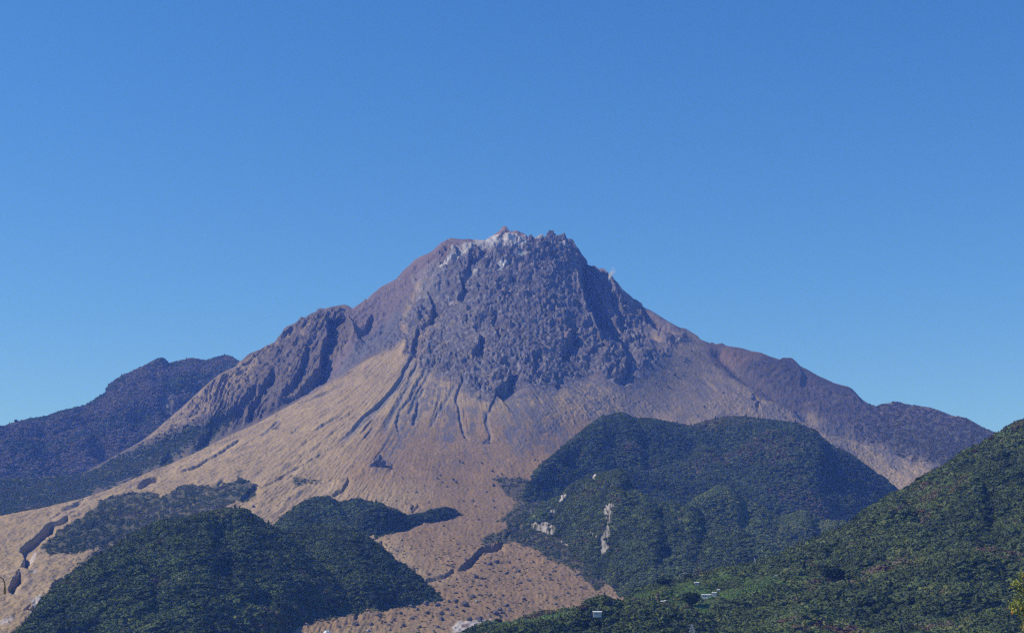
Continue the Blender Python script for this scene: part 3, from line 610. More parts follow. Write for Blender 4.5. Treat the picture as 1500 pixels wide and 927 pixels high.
HE = build_hill('hills', 'near forested hillside filling the lower right, with terraces and farm roofs',
    [(620,966),(660,940),(680,926),(694,919),(710,912.5),(728,909.5),(751,908.5),(776,901.5),(794,896.5),(808,895),(822,893),(840,889.5),(857.5,886),(872,881.5),(883,879.6),(895.5,880.5),(908,879),(922,871),(933.5,864),(946,859),(960,855),(971.5,847),(988,850),(1004,847),(1020.5,843),(1034,839.5),(1049,835),(1063,831),(1077,828),(1091,827),(1105,825),(1125,819),(1141.6,808.6),(1154,803),(1168,798.5),(1184,792),(1202,785),(1216,780.5),(1232,774),(1244,767),(1254.5,760.5),(1268,751),(1282,740.5),(1302.5,727),(1320,717),(1340.5,706.6),(1358,694),(1384,682),(1411.5,662),(1424,656),(1437,651),(1450,642),(1462,635),(1470,631),(1485,620.5),(1492,617),(1500,614),(1560,590)],
    [(620,968),(1560,968)], [(620,40),(680,230),(960,480),(1125,620),(1254,760),(1500,1020),(1560,1080)], None,
    yf=[(620,1560),(900,1450),(1200,1350),(1560,1300)], du=2, nr=300, alb=(.08, .105, .042), shape=(.75, .25), under=14, drop=4.0, relief=((420, 40), (150, 30), (55, 14)),
    ridges=[([(1125,820),(1160,835),(1230,850),(1290,870)], 14, 5, 14), ([(1300,735),(1330,770),(1400,790),(1430,760)], 20, 6, 20), ([(1400,690),(1430,740),(1440,790)], 24, 6, 24)])

# ------------------------------------------------------------------ ground sheet
def build_ground():
    me = bpy.data.meshes.new('ground'); S = 12500
    xs = np.array([-S, -7000, -2000, -300, -30, 30, 300, 2000, 7000, S], float)
    pts = np.array([[(x, y, -3.0) for x in xs] for y in (xs[::-1])])
    me = grid_mesh('ground', pts)
    o = link('ground', me, var_mat('field_ground', (.075, .085, .045), scale=.02, amount=.4)); tag(o, kind='structure')
    return o
build_ground()

# ------------------------------------------------------------------ haze
if HAZE_ON:
    me = bpy.data.meshes.new('haze'); bm = bmesh.new()
    bmesh.ops.create_cube(bm, size=1.0); bm.to_mesh(me); bm.free()
    hz = link('haze', me); hz.scale = (25600, 25600, 1680); hz.location = (0, 0, 1680 / 2 - 40)
    m = bpy.data.materials.new('haze_air'); m.use_nodes = True; t = m.node_tree; t.nodes.clear()
    out = t.nodes.new('ShaderNodeOutputMaterial'); pv = t.nodes.new('ShaderNodeVolumePrincipled')
    pv.inputs['Color'].default_value = HAZE_COLOR; pv.inputs['Density'].default_value = HAZE_DENSITY; pv.inputs['Absorption Color'].default_value = (1, 1, 1, 1); pv.inputs['Anisotropy'].default_value = 0.0
    t.links.new(pv.outputs[0], out.inputs['Volume']); me.materials.append(m)
    tag(hz, 'thin blue haze filling the air', 'haze', kind='stuff')

# ================================================================== FORESTS
def leaf_mat(name, use_attr=True, color=(.06, .08, .03)):
    m, t, b = principled(name, color, 1.0, 0.0); N = t.nodes; Lk = t.links
    b.inputs['Base Color'].default_value = (*color, 1)
    tc = N.new('ShaderNodeTexCoord'); no = N.new('ShaderNodeTexNoise'); no.inputs['Scale'].default_value = 3.0
    Lk.new(tc.outputs['Object'], no.inputs['Vector'])
    mr = N.new('ShaderNodeMapRange'); mr.inputs['From Min'].default_value = .3; mr.inputs['From Max'].default_value = .7
    mr.inputs['To Min'].default_value = .65; mr.inputs['To Max'].default_value = 1.35
    Lk.new(no.outputs['Fac'], mr.inputs['Value'])
    mx = N.new('ShaderNodeVectorMath'); mx.operation = 'SCALE'; Lk.new(mr.outputs['Result'], mx.inputs['Scale'])
    if use_attr:
        at = N.new('ShaderNodeAttribute'); at.attribute_type = 'INSTANCER'; at.attribute_name = 'tint'
        Lk.new(at.outputs['Color'], mx.inputs[0])
    else: mx.inputs[0].default_value = color
    Lk.new(mx.outputs['Vector'], b.inputs['Base Color'])
    return m
M_LEAF = leaf_mat('foliage')

def crown_mesh(name, seed, kind='round', leaves=200, sub=3, lump=.26):
    """a crown about 1 unit wide radius: a lumpy mass fringed with leaf sprays"""
    rs = np.random.default_rng(seed); bm = bmesh.new(); off = Vector(rs.random(3) * 50)
    bmesh.ops.create_icosphere(bm, subdivisions=sub, radius=1.0)
    for v in bm.verts:
        d = v.co.normalized(); n = mnoise.fractal(d * 1.9 + off, 0.6, 2.0, 4); n2 = mnoise.noise(d * 5.5 + off)
        r = .86 + lump * n + .10 * n2
        if kind == 'cone':
            h = (d.z + 1) / 2; rad = (1 - h) ** .8 * (1 + .25 * n2 + .12 * math.sin(h * 26)) + .03
            v.co = Vector((d.x, d.y, 0)).normalized() * rad * .55 if h < .999 else Vector((0, 0, 0)); v.co.z = h * 2.5 - .3
        else:
            v.co = Vector((d.x * r, d.y * r, d.z * r * .82))
    base = [v.co.copy() for v in bm.verts]
    for i in range(leaves):
        p = base[rs.integers(len(base))] * (1 + rs.normal() * .07)
        if kind != 'cone' and p.z < -.3: continue
        s = .10 + .10 * rs.random()
        a = Vector(rs.normal(size=3)).normalized(); b = a.cross(Vector(rs.normal(size=3))).normalized()
        vs_ = [bm.verts.new(p + a * s), bm.verts.new(p + b * s * .6), bm.verts.new(p - a * s), bm.verts.new(p - b * s * .6)]
        bm.faces.new(vs_)
    me = bpy.data.meshes.new(name); bm.to_mesh(me); bm.free(); return me

def scatter_group(name, coll):
    ng = bpy.data.node_groups.new(name, 'GeometryNodeTree')
    ng.interface.new_socket('Geometry', in_out='INPUT', socket_type='NodeSocketGeometry')
    ng.interface.new_socket('Geometry', in_out='OUTPUT', socket_type='NodeSocketGeometry')
    N = ng.nodes; Lk = ng.links
    gi = N.new('NodeGroupInput'); go = N.new('NodeGroupOutput')
    iop = N.new('GeometryNodeInstanceOnPoints'); ci = N.new('GeometryNodeCollectionInfo')
    ci.inputs['Collection'].default_value = coll; ci.inputs['Separate Children'].default_value = True; ci.inputs['Reset Children'].default_value = True
    iop.inputs['Pick Instance'].default_value = True
    def attr(n, ty):
        a = N.new('GeometryNodeInputNamedAttribute'); a.data_type = ty; a.inputs['Name'].default_value = n; return a.outputs['Attribute']
    rotn = N.new('FunctionNodeEulerToRotation')
    Lk.new(attr('rot', 'FLOAT_VECTOR'), rotn.inputs[0]); Lk.new(rotn.outputs[0], iop.inputs['Rotation'])
    Lk.new(attr('siz', 'FLOAT_VECTOR'), iop.inputs['Scale']); Lk.new(attr('kind_id', 'INT'), iop.inputs['Instance Index'])
    Lk.new(gi.outputs[0], iop.inputs['Points']); Lk.new(ci.outputs[0], iop.inputs['Instance']); Lk.new(iop.outputs[0], go.inputs[0])
    return ng
def scatter(name, label, cat, pts, siz, rot, ids, tint, coll):
    n = len(pts); me = bpy.data.meshes.new(name); me.vertices.add(n); me.vertices.foreach_set('co', np.asarray(pts, np.float32).reshape(-1))
    for an, ty, arr, key in (('rot', 'FLOAT_VECTOR', rot, 'vector'), ('siz', 'FLOAT_VECTOR', siz, 'vector'), ('kind_id', 'INT', ids, 'value')):
        a = me.attributes.new(an, ty, 'POINT'); a.data.foreach_set(key, np.asarray(arr, np.int32 if ty == 'INT' else np.float32).reshape(-1))
    a = me.attributes.new('tint', 'FLOAT_COLOR', 'POINT'); c4 = np.ones((n, 4), np.float32); c4[:, :3] = tint; a.data.foreach_set('color', c4.reshape(-1))
    o = link(name, me); md = o.modifiers.new('scatter', 'NODES'); md.node_group = scatter_group(name + '_nodes', coll)
    tag(o, label, cat, kind='stuff'); return o

TREES = bpy.data.collections.new('tree_kinds')
for i in range(6):
    me = crown_mesh('crown', 10 + i, 'round'); me.materials.append(M_LEAF); TREES.objects.link(bpy.data.objects.new('kind_%02d' % i, me))
for i in range(6, 8):
    me = crown_mesh('crown', 10 + i, 'cone', 260); me.materials.append(M_LEAF); TREES.objects.link(bpy.data.objects.new('kind_%02d' % i, me))
for i in range(8, 10):      # thin bare-ish crowns
    me = crown_mesh('crown', 10 + i, 'round', 700, 2, .45); me.materials.append(M_LEAF); TREES.objects.link(bpy.data.objects.new('kind_%02d' % i, me))

def surface_points(Pn, w, n):
    """n random points on a grid surface, weight w per vertex"""
    a = Pn[1:, :-1] - Pn[:-1, :-1]; b = Pn[:-1, 1:] - Pn[:-1, :-1]
    area = np.linalg.norm(np.cross(a, b), axis=-1) * w[:-1, :-1]
    p = area.reshape(-1); p = p / p.sum(); k = rng.choice(len(p), n, p=p)
    i, j = np.unravel_index(k, area.shape); r1 = rng.random(n)[:, None]; r2 = rng.random(n)[:, None]
    return Pn[i, j] + a[i, j] * r1 + b[i, j] * r2, i, j

PAL = dict(dark=(.062, .082, .036), mid=(.088, .112, .044), yel=(.150, .165, .060), brn=(.125, .105, .062), red=(.125, .082, .058), lt=(.115, .148, .052), orc=(.135, .205, .062), brl=(.185, .150, .115))
def tints(p, n, wts, patch):
    """species vary in patches across the hill"""
    base = fbm(p[:, 0] / patch, p[:, 1] / patch, p[:, 2] / patch, 3)
    out = np.zeros((n, 3)); r = rng.random(n)
    keys = list(wts); cum = np.cumsum([wts[k] for k in keys]); cum = cum / cum[-1]
    sel = np.searchsorted(cum, np.clip(r * .42 + (base * 1.5 + .5) * .58, 0, .999))
    for q, k in enumerate(keys): out[sel == q] = PAL[k]
    return out * (1 + .11 * rng.normal(size=(n, 1))).clip(.5, 1.7), base
def forest(hd, name, label, n, size, wts, patch=120, w=None, conifer=0.02, thin=.1, squash=(.6, .88)):
    Wt = (hd['T'] > -.08).astype(float) if w is None else w
    if 'W' in hd: Wt = Wt * (1 - hd['W']) ** 5
    p, i, j = surface_points(hd['P'], Wt, n)
    # a strip of trees just past the crest
    tn, base = tints(p, n, wts, patch)
    tn = tn * (1 + .35 * fbm(p[:, 0] / 60, p[:, 1] / 60, p[:, 2] / 60 + 7, 3))[:, None]
    gap = fbm(p[:, 0] / 35, p[:, 1] / 35, p[:, 2] / 35, 2)
    s = size[0] + (size[1] - size[0]) * rng.random(n) ** 1.6; s = s * (1 + .35 * gap) 
    ids = np.where(rng.random(n) < conifer, rng.integers(6, 8, n), np.where(rng.random(n) < thin, rng.integers(8, 10, n), rng.integers(0, 6, n)))
    s = np.where((ids == 6) | (ids == 7), s * .75, s)
    sz = np.stack([s, s * rng.uniform(.85, 1.15, n), s * rng.uniform(*squash, n)], -1)
    rot = np.stack([rng.normal(size=n) * .12, rng.normal(size=n) * .12, rng.random(n) * 6.28], -1)
    p = p.copy(); p[:, 2] += s * .05
    return scatter(name, label, 'forest', p, sz, rot, ids, tn, TREES)

forest(H1, 'forest', 'dense dark green forest over the large lower left hill', 13000, (4.2, 9.5), dict(dark=.42, mid=.34, lt=.12, yel=.06, brn=.06), 90)
forest(H2, 'forest', 'dark green forest on the broad crested hill behind the front left hill', 3600, (4.2, 9), dict(dark=.34, mid=.36, lt=.2, yel=.05, brn=.05), 90)
forest(H4, 'forest', 'green forest on the spur sloping down to the boulder field', 6500, (3.6, 8.5), dict(dark=.34, mid=.36, lt=.2, yel=.05, brn=.05), 90)
forest(H3, 'forest', 'dark copse on the low spur ending in dry grass', 900, (3, 6), dict(dark=.5, mid=.3, brn=.2), 60)
forest(HC, 'forest', 'dull autumn forest over the dark twin topped hill', 24000, (4.4, 8.8), dict(dark=.44, mid=.30, brn=.16, red=.06, yel=.04), 160, conifer=.03)
forest(HK, 'forest', 'pale green woods on the small rounded knoll', 6500, (3.8, 8.2), dict(lt=.5, yel=.2, mid=.2, dark=.1), 90)
forest(HD, 'forest', 'thick green woods around the pale cliffs of the crag', 14000, (3.8, 8.4), dict(dark=.34, mid=.36, lt=.16, yel=.06, brn=.08), 90)
forest(LM, 'forest', 'leafless bluish woods covering the far left mountain', 24000, (5, 10), dict(brl=.55, dark=.2, mid=.25), 220, thin=.4)
# the near hillside: terraces of low orchard trees and tall mixed forest
orch = polymask(HE['U'], HE['V'], [(820,897),(900,880),(960,862),(1020,848),(1060,838),(1100,842),(1150,840),(1165,850),(1120,870),(1060,890),(1040,905),(960,905),(860,915),(700,927),(690,922)], 6, fbm(HE['U'] / 16, HE['V'] / 10, 3.0, 3), 9)
clear = np.ones(HE['U'].shape)
for cu, cv, cr in ((874, 904, 13), (1019.5, 857, 7), (1034, 876, 12), (1045.5, 873, 8), (1052, 867, 6), (926, 891, 6), (931, 892, 5), (945, 889, 8), (1232, 849, 9), (968, 886, 10), (751, 910, 6), (721.5, 912, 5), (898, 890, 4), (811, 908, 4), (1139, 848, 16), (1013, 925, 6), (1106, 824, 4), (1121, 820, 4)):
    clear *= sstep(.55, 1.0, np.hypot((HE['U'] - cu) / cr, (HE['V'] - cv) / np.where(HE['V'] > cv, 13.0, 6.5)))
forest(HE, 'forest', 'tall mixed autumn forest covering the near right hillside', 24000, (3.4, 8.4), dict(dark=.34, mid=.32, lt=.10, yel=.08, brn=.12, red=.04), 110, w=(HE['T'] > -.08) * (1 - orch) * clear, conifer=.02, thin=.16)
forest(HE, 'orchard', 'low bright green orchard terraces on the near ridge', 16000, (1.5, 3.2), dict(orc=.6, yel=.14, lt=.26), 60, w=(HE['T'] > -.08) * orch * clear, conifer=0, thin=.1)
# scrub on the volcano
vm = VOL['masks']; Uv, Vv = VOL['U'], VOL['V']
sm = fbm(Uv / 9, Vv / 6, 7.0, 3)
forest(dict(P=VOL['P']), 'scrub', 'dark scrub and low woods in the hollows of the grass fan', 15000, (1.3, 3.3), dict(dark=.25, mid=.35, lt=.1, brn=.3), 90, w=np.clip(vm['scrub'] ** 1.5 * sstep(-.3, .4, sm), 0, 1) * (Vv > 695), thin=.3)
forest(dict(P=VOL['P']), 'scrub', 'green woods on the lower slope behind the grass fan', 8000, (3.0, 6.2), dict(dark=.4, mid=.35, brn=.25), 120, w=vm['green'] ** 2 * sstep(-.5, .1, sm))
forest(dict(P=VOL['P']), 'bushes', 'small dark bushes dotted over the dry grass', 5200, (1.2, 2.6), dict(dark=.5, mid=.35, brn=.15), 60, w=(sstep(680, 790, Vv) * np.clip(1 - vm['green'], 0, 1) * (.15 + .85 * sstep(765, 800, Vv)) * sstep(440, 620, Uv) * (1 - vm['tr']) * (.3 + sstep(0, .3, sm))), thin=.2)
forest(dict(P=VOL['P']), 'scrub', 'grey leafless scrub on the hill far to the right', 7000, (2.2, 4.6), dict(brn=.8, dark=.2), 120, w=vm['farR'] * sstep(1230, 1330, Uv) * sstep(-.3, .2, sm), thin=.6)

# ================================================================== ROCKS
M_ROCK = var_mat('grey_rock', (.15, .135, .14), 1.0, 0.0, scale=1.6, amount=.45)
M_PALE = var_mat('pale_rock', (.38, .34, .32), 1.0, 0.0, scale=1.6, amount=.35)
def rock_mesh(name, seed, sub=3, mat=None, cuts=11):
    rs = np.random.default_rng(seed); bm = bmesh.new(); bmesh.ops.create_icosphere(bm, subdivisions=sub, radius=1.0)
    off = Vector(rs.random(3) * 60)
    planes = []
    for i in range(cuts):
        n = Vector(rs.normal(size=3)).normalized(); planes.append((n, .55 + .35 * rs.random()))
    for v in bm.verts:
        d = v.co.normalized(); r = 1.15
        for n, k in planes:
            q = d.dot(n)
            if q > .05: r = min(r, k / q)
        r *= 1 + .16 * mnoise.noise(d * 3 + off) + .07 * mnoise.noise(d * 8 + off)
        v.co = d * r
    me = bpy.data.meshes.new(name); bm.to_mesh(me); bm.free(); me.materials.append(mat or M_ROCK); return me
ROCKS = [rock_mesh('boulder', 40 + i) for i in range(8)]
PALES = [rock_mesh('boulder', 60 + i, mat=M_PALE) for i in range(3)]
def boulder(u, v, wpx, hpx, label, group, pale=False, name='boulder'):
    p = surf_at(VOL, u, v); k = p.y / F; k2 = random.choice(PALES if pale else ROCKS)
    o = bpy.data.objects.new(name, k2); COL.objects.link(o)
    sx, sz = wpx * k / 2, hpx * k / 2 * 1.15
    o.location = p + Vector((0, 0, sz * .35)); o.scale = (sx, (sx + sz) / 2, sz); o.rotation_euler = (random.uniform(-.3, .3), random.uniform(-.3, .3), random.random() * 6.28)
    tag(o, label, 'boulder', group); return o
G_LOW = 'boulders on the lower boulder field'; G_MID = 'boulders on the middle of the grass fan'; G_RIGHT = 'boulders on the right flank'
def low_label(u, v):
    if v > 896 and u < 640: return 'grey boulder lying low in the field between the white dome and the gravel yard'
    if v > 888: return 'grey boulder lying round the gravel yard in the lower field'
    if u < 690: return 'small grey boulder lying between the left wooded hill and the big pointed boulder'
    if v < 845: return 'small grey boulder on the open field just under the long earth bank'
    if u > 790: return 'small grey boulder near the forest edge on the right of the lower field'
    return 'small grey boulder among bushes in the middle of the lower field'
L_MID = 'small grey boulder lying on the upper tan grass fan'
L_RIGHT = 'small grey boulder lying on the streaked right flank of the volcano'
named = [(636,878,15,9,'largest grey boulder, at the foot of the middle left wooded hill'),
 (681,887,13,10,'big pointed grey boulder left of the pale gravel yard, above the others'),
 (701,908,15,8,'wide blocky grey boulder right behind the pale gravel yard'),
 (688,908,9,7,'squat grey boulder touching the left side of the wide block behind the yard'),
 (667,881,9,8,'rounded grey boulder up and left of the big pointed one'),
 (728,824,10,7,'dark boulder, highest of the cluster under the long earth bank'),
 (696,845,11,7,'dark boulder midway between the earth bank and the pale yard'),
 (692,875,9,7,'dark topped boulder above the big pointed one'),
 (726,899,10,9,'tall grey boulder just above the round tree beside the yard'),
 (742,888,11,6,'low flat grey boulder up and right of the tall one by the yard'),
 (747,710,6,5,'grey boulder at the right end of the short rock row on the fan'),
 (737,711,8,4,'flat boulder in the middle of the short rock row on the fan'),
 (723,711,5,5,'grey boulder at the left end of the short rock row on the fan'),
 (371,742,5,5,'lone grey boulder just above the crest of the large left hill'),
 (520,915,11,8,'grey boulder nearest the white dome in the lower field')]
for u, v, a, b, lab in named: boulder(u, v, a, b, lab, None)
low = [(648,900,10,7),(646,907,8,5),(657,881,6,5),(669,889,6,5),(679,896,7,4),(735,897,8,6),(718,826,7,5),(706,847,7,5),(703,857,9,4),(752,846,6,4),(759,836,9,6),(740,841,5,4),(774,850,7,4),(762,854,6,4),
 (805,841,6,4),(812,836,6,4),(813,875,7,4),(768,877,6,4),(746,894,6,5),(733,893,9,6),(814,885,6,4),(555,901,9,6),(605,906,8,5),(624,885,9,6),(642,887,10,6),(626,898,9,7),(646,906,9,6),(601,888,7,5),(559,893,7,4),(577,908,7,5),
 (590,915,8,5),(640,918,8,5),(615,918,6,4),(545,915,7,5),(497,918,6,4),(668,868,6,4),(706,871,4,3),(752,831,4,4),(790,862,5,3),(832,868,6,3),(850,860,5,3),(781,823,5,3),(845,842,5,4),(655,893,7,5),(662,900,7,4),(612,893,8,5),(586,898,8,5),(570,915,6,4)]
for q in low: boulder(*q, low_label(q[0], q[1]), G_LOW)
for q, lb in (((698,881,6,4), 'pale boulder just under the dark topped boulder'), ((717,901,4,3), 'small pale boulder beside the tall grey one by the yard'), ((661,897,4,3), 'small pale boulder left of the squat grey one'), ((539,925,9,6), 'pale boulder at the bottom edge right of the white dome')): boulder(*q, lb, 'pale boulders in the lower field', True)
mid = [(664,702,5,4),(668,705,5,4),(581,733,4,3),(749,701,5,3),(721,690,4,3),(729,697,5,4),(735,694,5,3),(741,699,5,3),(706,678,4,3),(673,675,4,3),(678,678,4,3),(692,732,4,3),(679,734,4,3),(722,733,5,3),(724,743,4,3),
 (640,700,6,4),(648,706,5,3),(655,712,5,3),(697,741,4,3),(713,720,4,3),(761,718,5,3),(795,700,4,3),(784,673,4,3),(715,648,7,3),(645,696,4,3),(610,720,4,3),(590,700,3,3),(701,760,3,3),(650,770,4,3),(628,735,4,3)]
for q in mid: boulder(*q, L_MID, G_MID)
right = [(1004,524,6,4),(1003,529,5,4),(988,549,6,4),(1102,584,8,5),(1110,590,5,4),(1013,514,4,3),(1060,575,4,3),(1032,595,4,3),(978,566,4,3),(1021,608,4,3),(960,561,4,3),(1150,610,4,3),(1176,626,4,3)]
for q in right: boulder(*q, L_RIGHT, G_RIGHT)
rr = np.random.default_rng(5); k = 0
while k < 95:
    u = rr.uniform(470, 880); v = rr.uniform(800, 924)
    if u < 640 and v < 893 - (u - 640) * -.0 + (640 - u) * .16: continue
    if v > 921 - max(0, (u - 680)) * .2: continue
    s_ = 2.2 + 3.6 * rr.random() ** 2.5
    boulder(u, v, s_, s_ * .7, low_label(u, v), G_LOW); k += 1
k = 0
while k < 60:
    u = rr.uniform(1180, 1385); v = 596 + (u - 1180) * .42 + rr.uniform(20, 80)
    if v > 712: continue
    s_ = 2.0 + 2.6 * rr.random() ** 2.5
    boulder(u, v, s_, s_ * .7, L_RIGHT, G_RIGHT); k += 1
# the crag standing out of the fan
def outcrop(u, v):
    p = surf_at(VOL, u, v); k = p.y / F
    bm = bmesh.new(); rs = np.random.default_rng(3)
    for (cx, cz, rx, rz, tilt) in ((-1, 4, 7, 12, .25), (5, 1, 9, 8, -.2), (-7, -1, 5, 7, .3), (9, -2, 6, 4, 0)):
        me = rock_mesh('crag_block', int(rs.integers(1000)), 4); b2 = bmesh.new(); b2.from_mesh(me)
        M = Matrix.Translation((cx * k, 0, cz * k)) @ Matrix.Rotation(tilt, 4, 'Y') @ Matrix.Diagonal((rx * k, 9 * k, rz * k, 1))
        b2.transform(M); t2 = bpy.data.meshes.new('tmp'); b2.to_mesh(t2); b2.free(); bm.from_mesh(t2)
    me = bpy.data.meshes.new('rock_outcrop'); bm.to_mesh(me); bm.free()
    o = link('rock_outcrop', me, M_ROCK); o.location = p
    tag(o, 'dark jagged crag standing alone on the tan grass fan', 'rock outcrop'); return o
outcrop(553, 682)

# ================================================================== BUILDINGS AND MASTS
M_WHITE = var_mat('white_paint', (.82, .82, .80), .5, .3, 1.0, .05)
M_WALL = var_mat('pale_render', (.55, .53, .50), .8, .2, 1.0, .1)
M_ROOFW = var_mat('white_sheet_roof', (.80, .80, .78), .5, .3, 1.0, .06)
M_GLASS, _t, _b = principled('window_glass', (.03, .04, .05), .1, .5)
M_STEEL = var_mat('galvanised_steel', (.42, .44, .46), .45, .5, 1.0, .1, metal=.4)
M_TEAL = var_mat('teal_sheet', (.10, .55, .50), .6, .3, 1.0, .1)
M_CONC = var_mat('concrete', (.42, .40, .37), .9, .2, .6, .15)
M_BARK = var_mat('bark', (.11, .085, .06), .95, .1, 8, .3)
def box_bm(bm, x0, x1, y0, y1, z0, z1, bev=0.0):
    r = bmesh.ops.create_cube(bm, size=1.0, matrix=Matrix.Translation(((x0 + x1) / 2, (y0 + y1) / 2, (z0 + z1) / 2)) @ Matrix.Diagonal((x1 - x0, y1 - y0, z1 - z0, 1)))
    if bev: bmesh.ops.bevel(bm, geom=list({e for v in r['verts'] for e in v.link_edges}), offset=bev, segments=1, affect='EDGES')
def mesh_obj(name, fn, mat, parent=None):
    bm = bmesh.new(); fn(bm); me = bpy.data.meshes.new(name); bm.to_mesh(me); bm.free(); return link(name, me, mat, parent)
def empty(name, loc, rz=0.0):
    o = bpy.data.objects.new(name, None); COL.objects.link(o); o.location = loc; o.rotation_euler = (0, 0, rz); o.empty_display_size = .1; return o
def tube(bm, p, q, r0, r1, n=8):
    p, q = Vector(p), Vector(q); d = q - p; M = Matrix.Translation((p + q) / 2) @ d.to_track_quat('Z', 'Y').to_matrix().to_4x4()
    bmesh.ops.create_cone(bm, segments=n, radius1=r0, radius2=r1, depth=d.length, cap_ends=True, matrix=M)
def gable(bm, w_, d_, z0, h, t=.18, ov=.4):
    x = w_ / 2 + ov; y = d_ / 2 + ov
    pts = [(-x, -y, z0), (-x, 0, z0 + h), (-x, y, z0)]
    lo = [bm.verts.new(p) for p in pts] + [bm.verts.new((p[0], p[1], p[2] + t)) for p in pts]
    hi = [bm.verts.new((x, p[1], p[2])) for p in pts] + [bm.verts.new((x, p[1], p[2] + t)) for p in pts]
    for a, b in ((0, 1), (1, 2)):
        bm.faces.new((lo[a], lo[b], hi[b], hi[a])); bm.faces.new((lo[a + 3], hi[a + 3], hi[b + 3], lo[b + 3]))
        bm.faces.new((lo[a], lo[a + 3], lo[b + 3], lo[b])); bm.faces.new((hi[a], hi[b], hi[b + 3], hi[a + 3]))
    bm.faces.new((lo[0], hi[0], hi[3], lo[3])); bm.faces.new((lo[2], lo[5], hi[5], hi[2]))
def shed(u, v, wpx, label, group=None, name='farm_shed', hfac=.34, depth=.5, rz=0.0, lift=0.0, wallm=None, roofm=None, windows=2):
    p = surf_at(HE, u, v); k = p.y / F; W = wpx * k; D = max(2.5, W * depth); h = max(1.8, W * hfac)
    r = empty(name, p + Vector((0, -9.0 if name == 'farm_house' else -2.5, lift)), rz); tag(r, label, name.replace('_', ' ').split()[-1], group)
    wl = mesh_obj('wall', lambda bm: box_bm(bm, -W / 2, W / 2, -D / 2, D / 2, -3, h, .02), wallm or M_WALL, r)
    mesh_obj('roof', lambda bm: gable(bm, W, D, h + .01, D * .24), roofm or M_ROOFW, r)
    dw = min(1.0, W * .15)
    mesh_obj('door', lambda bm: box_bm(bm, -W * .08 - dw / 2, -W * .08 + dw / 2, -D / 2 - .08, -D / 2 - .01, 0, min(2.0, h * .8)), M_GLASS, r)
    for i in range(windows):
        x = (-.32 if i == 0 else .28) * W
        mesh_obj('window', lambda bm: box_bm(bm, x - W * .07, x + W * .07, -D / 2 - .07, -D / 2 - .012, h * .42, h * .8), M_GLASS, r)
    return r
shed(874, 900, 12, 'white roofed farmhouse in the trees of the near ridge, left of the terraces', name='farm_house', hfac=.16, lift=.6)
G_GH = 'pale sheds on the orchard terraces'
shed(1019.5, 855, 6, 'small white roofed hut, highest on the orchard terraces', G_GH, hfac=.3)
shed(1034, 873, 14, 'long low white greenhouse across the middle of the terraces', G_GH, 'greenhouse', hfac=.14, depth=.25, rz=R(-8), windows=1)
shed(1045.5, 870, 6, 'short greenhouse at the right end of the long one', G_GH, 'greenhouse', hfac=.3, rz=R(-8), windows=1)
shed(1052, 865, 3.5, 'tiny white hut just above the short greenhouse', G_GH, hfac=.6, windows=1)
shed(926, 888, 3.2, 'tall narrow white hut on the ridge left of the terraces', G_GH, hfac=1.1, windows=1)
shed(931, 889, 2.6, 'low pale hut right of the tall narrow one', G_GH, hfac=.8, windows=1)
shed(945, 886, 5.5, 'flat white shed between the huts and the row of white posts', G_GH, hfac=.35, windows=1)
shed(1232, 845, 7, 'lone white roofed hut in the dark forest right of the terraces', None, hfac=.3, rz=R(14))
for i, u in enumerate((963, 966.5, 970, 974)):
    shed(u, 883 - i * .4, 2.0, ('leftmost', 'second from left', 'third from left', 'rightmost')[i] + ' of the four tiny white bee boxes below the terraces', 'row of white bee boxes below the terraces', 'bee_box', hfac=.9, windows=0)
# teal sheets at the edge of the trees beside the field
for (u, v, w_, h_, lab) in ((751, 907, 4.5, 3, 'bright teal sheet leaning at the tree edge beside the boulder field'), (721.5, 909, 2.5, 4, 'dull teal upright sheet beside the round tree by the gravel yard')):
    p = surf_at(HE, u, v + 1); k = p.y / F
    r = empty('tarpaulin', p + Vector((0, 0, 1)), R(20)); tag(r, lab, 'tarpaulin')
    def sheet(bm):
        bmesh.ops.create_grid(bm, x_segments=10, y_segments=8, size=.5)
        for vv in bm.verts: vv.co = Vector((vv.co.x * w_ * k, .15 * math.sin(vv.co.x * 9) + vv.co.y * .9, (vv.co.y + .5) * h_ * k))
        ex = bmesh.ops.extrude_face_region(bm, geom=bm.faces[:]); bmesh.ops.translate(bm, vec=(0, .04, 0), verts=[g for g in ex['geom'] if isinstance(g, bmesh.types.BMVert)])
    mesh_obj('sheet', sheet, M_TEAL, r)
    for sx_ in (-1, 1): mesh_obj('pole', lambda bm: tube(bm, (sx_ * w_ * k * .48, .5, -2.5), (sx_ * w_ * k * .48, .5, h_ * k), .05, .05), M_STEEL, r)
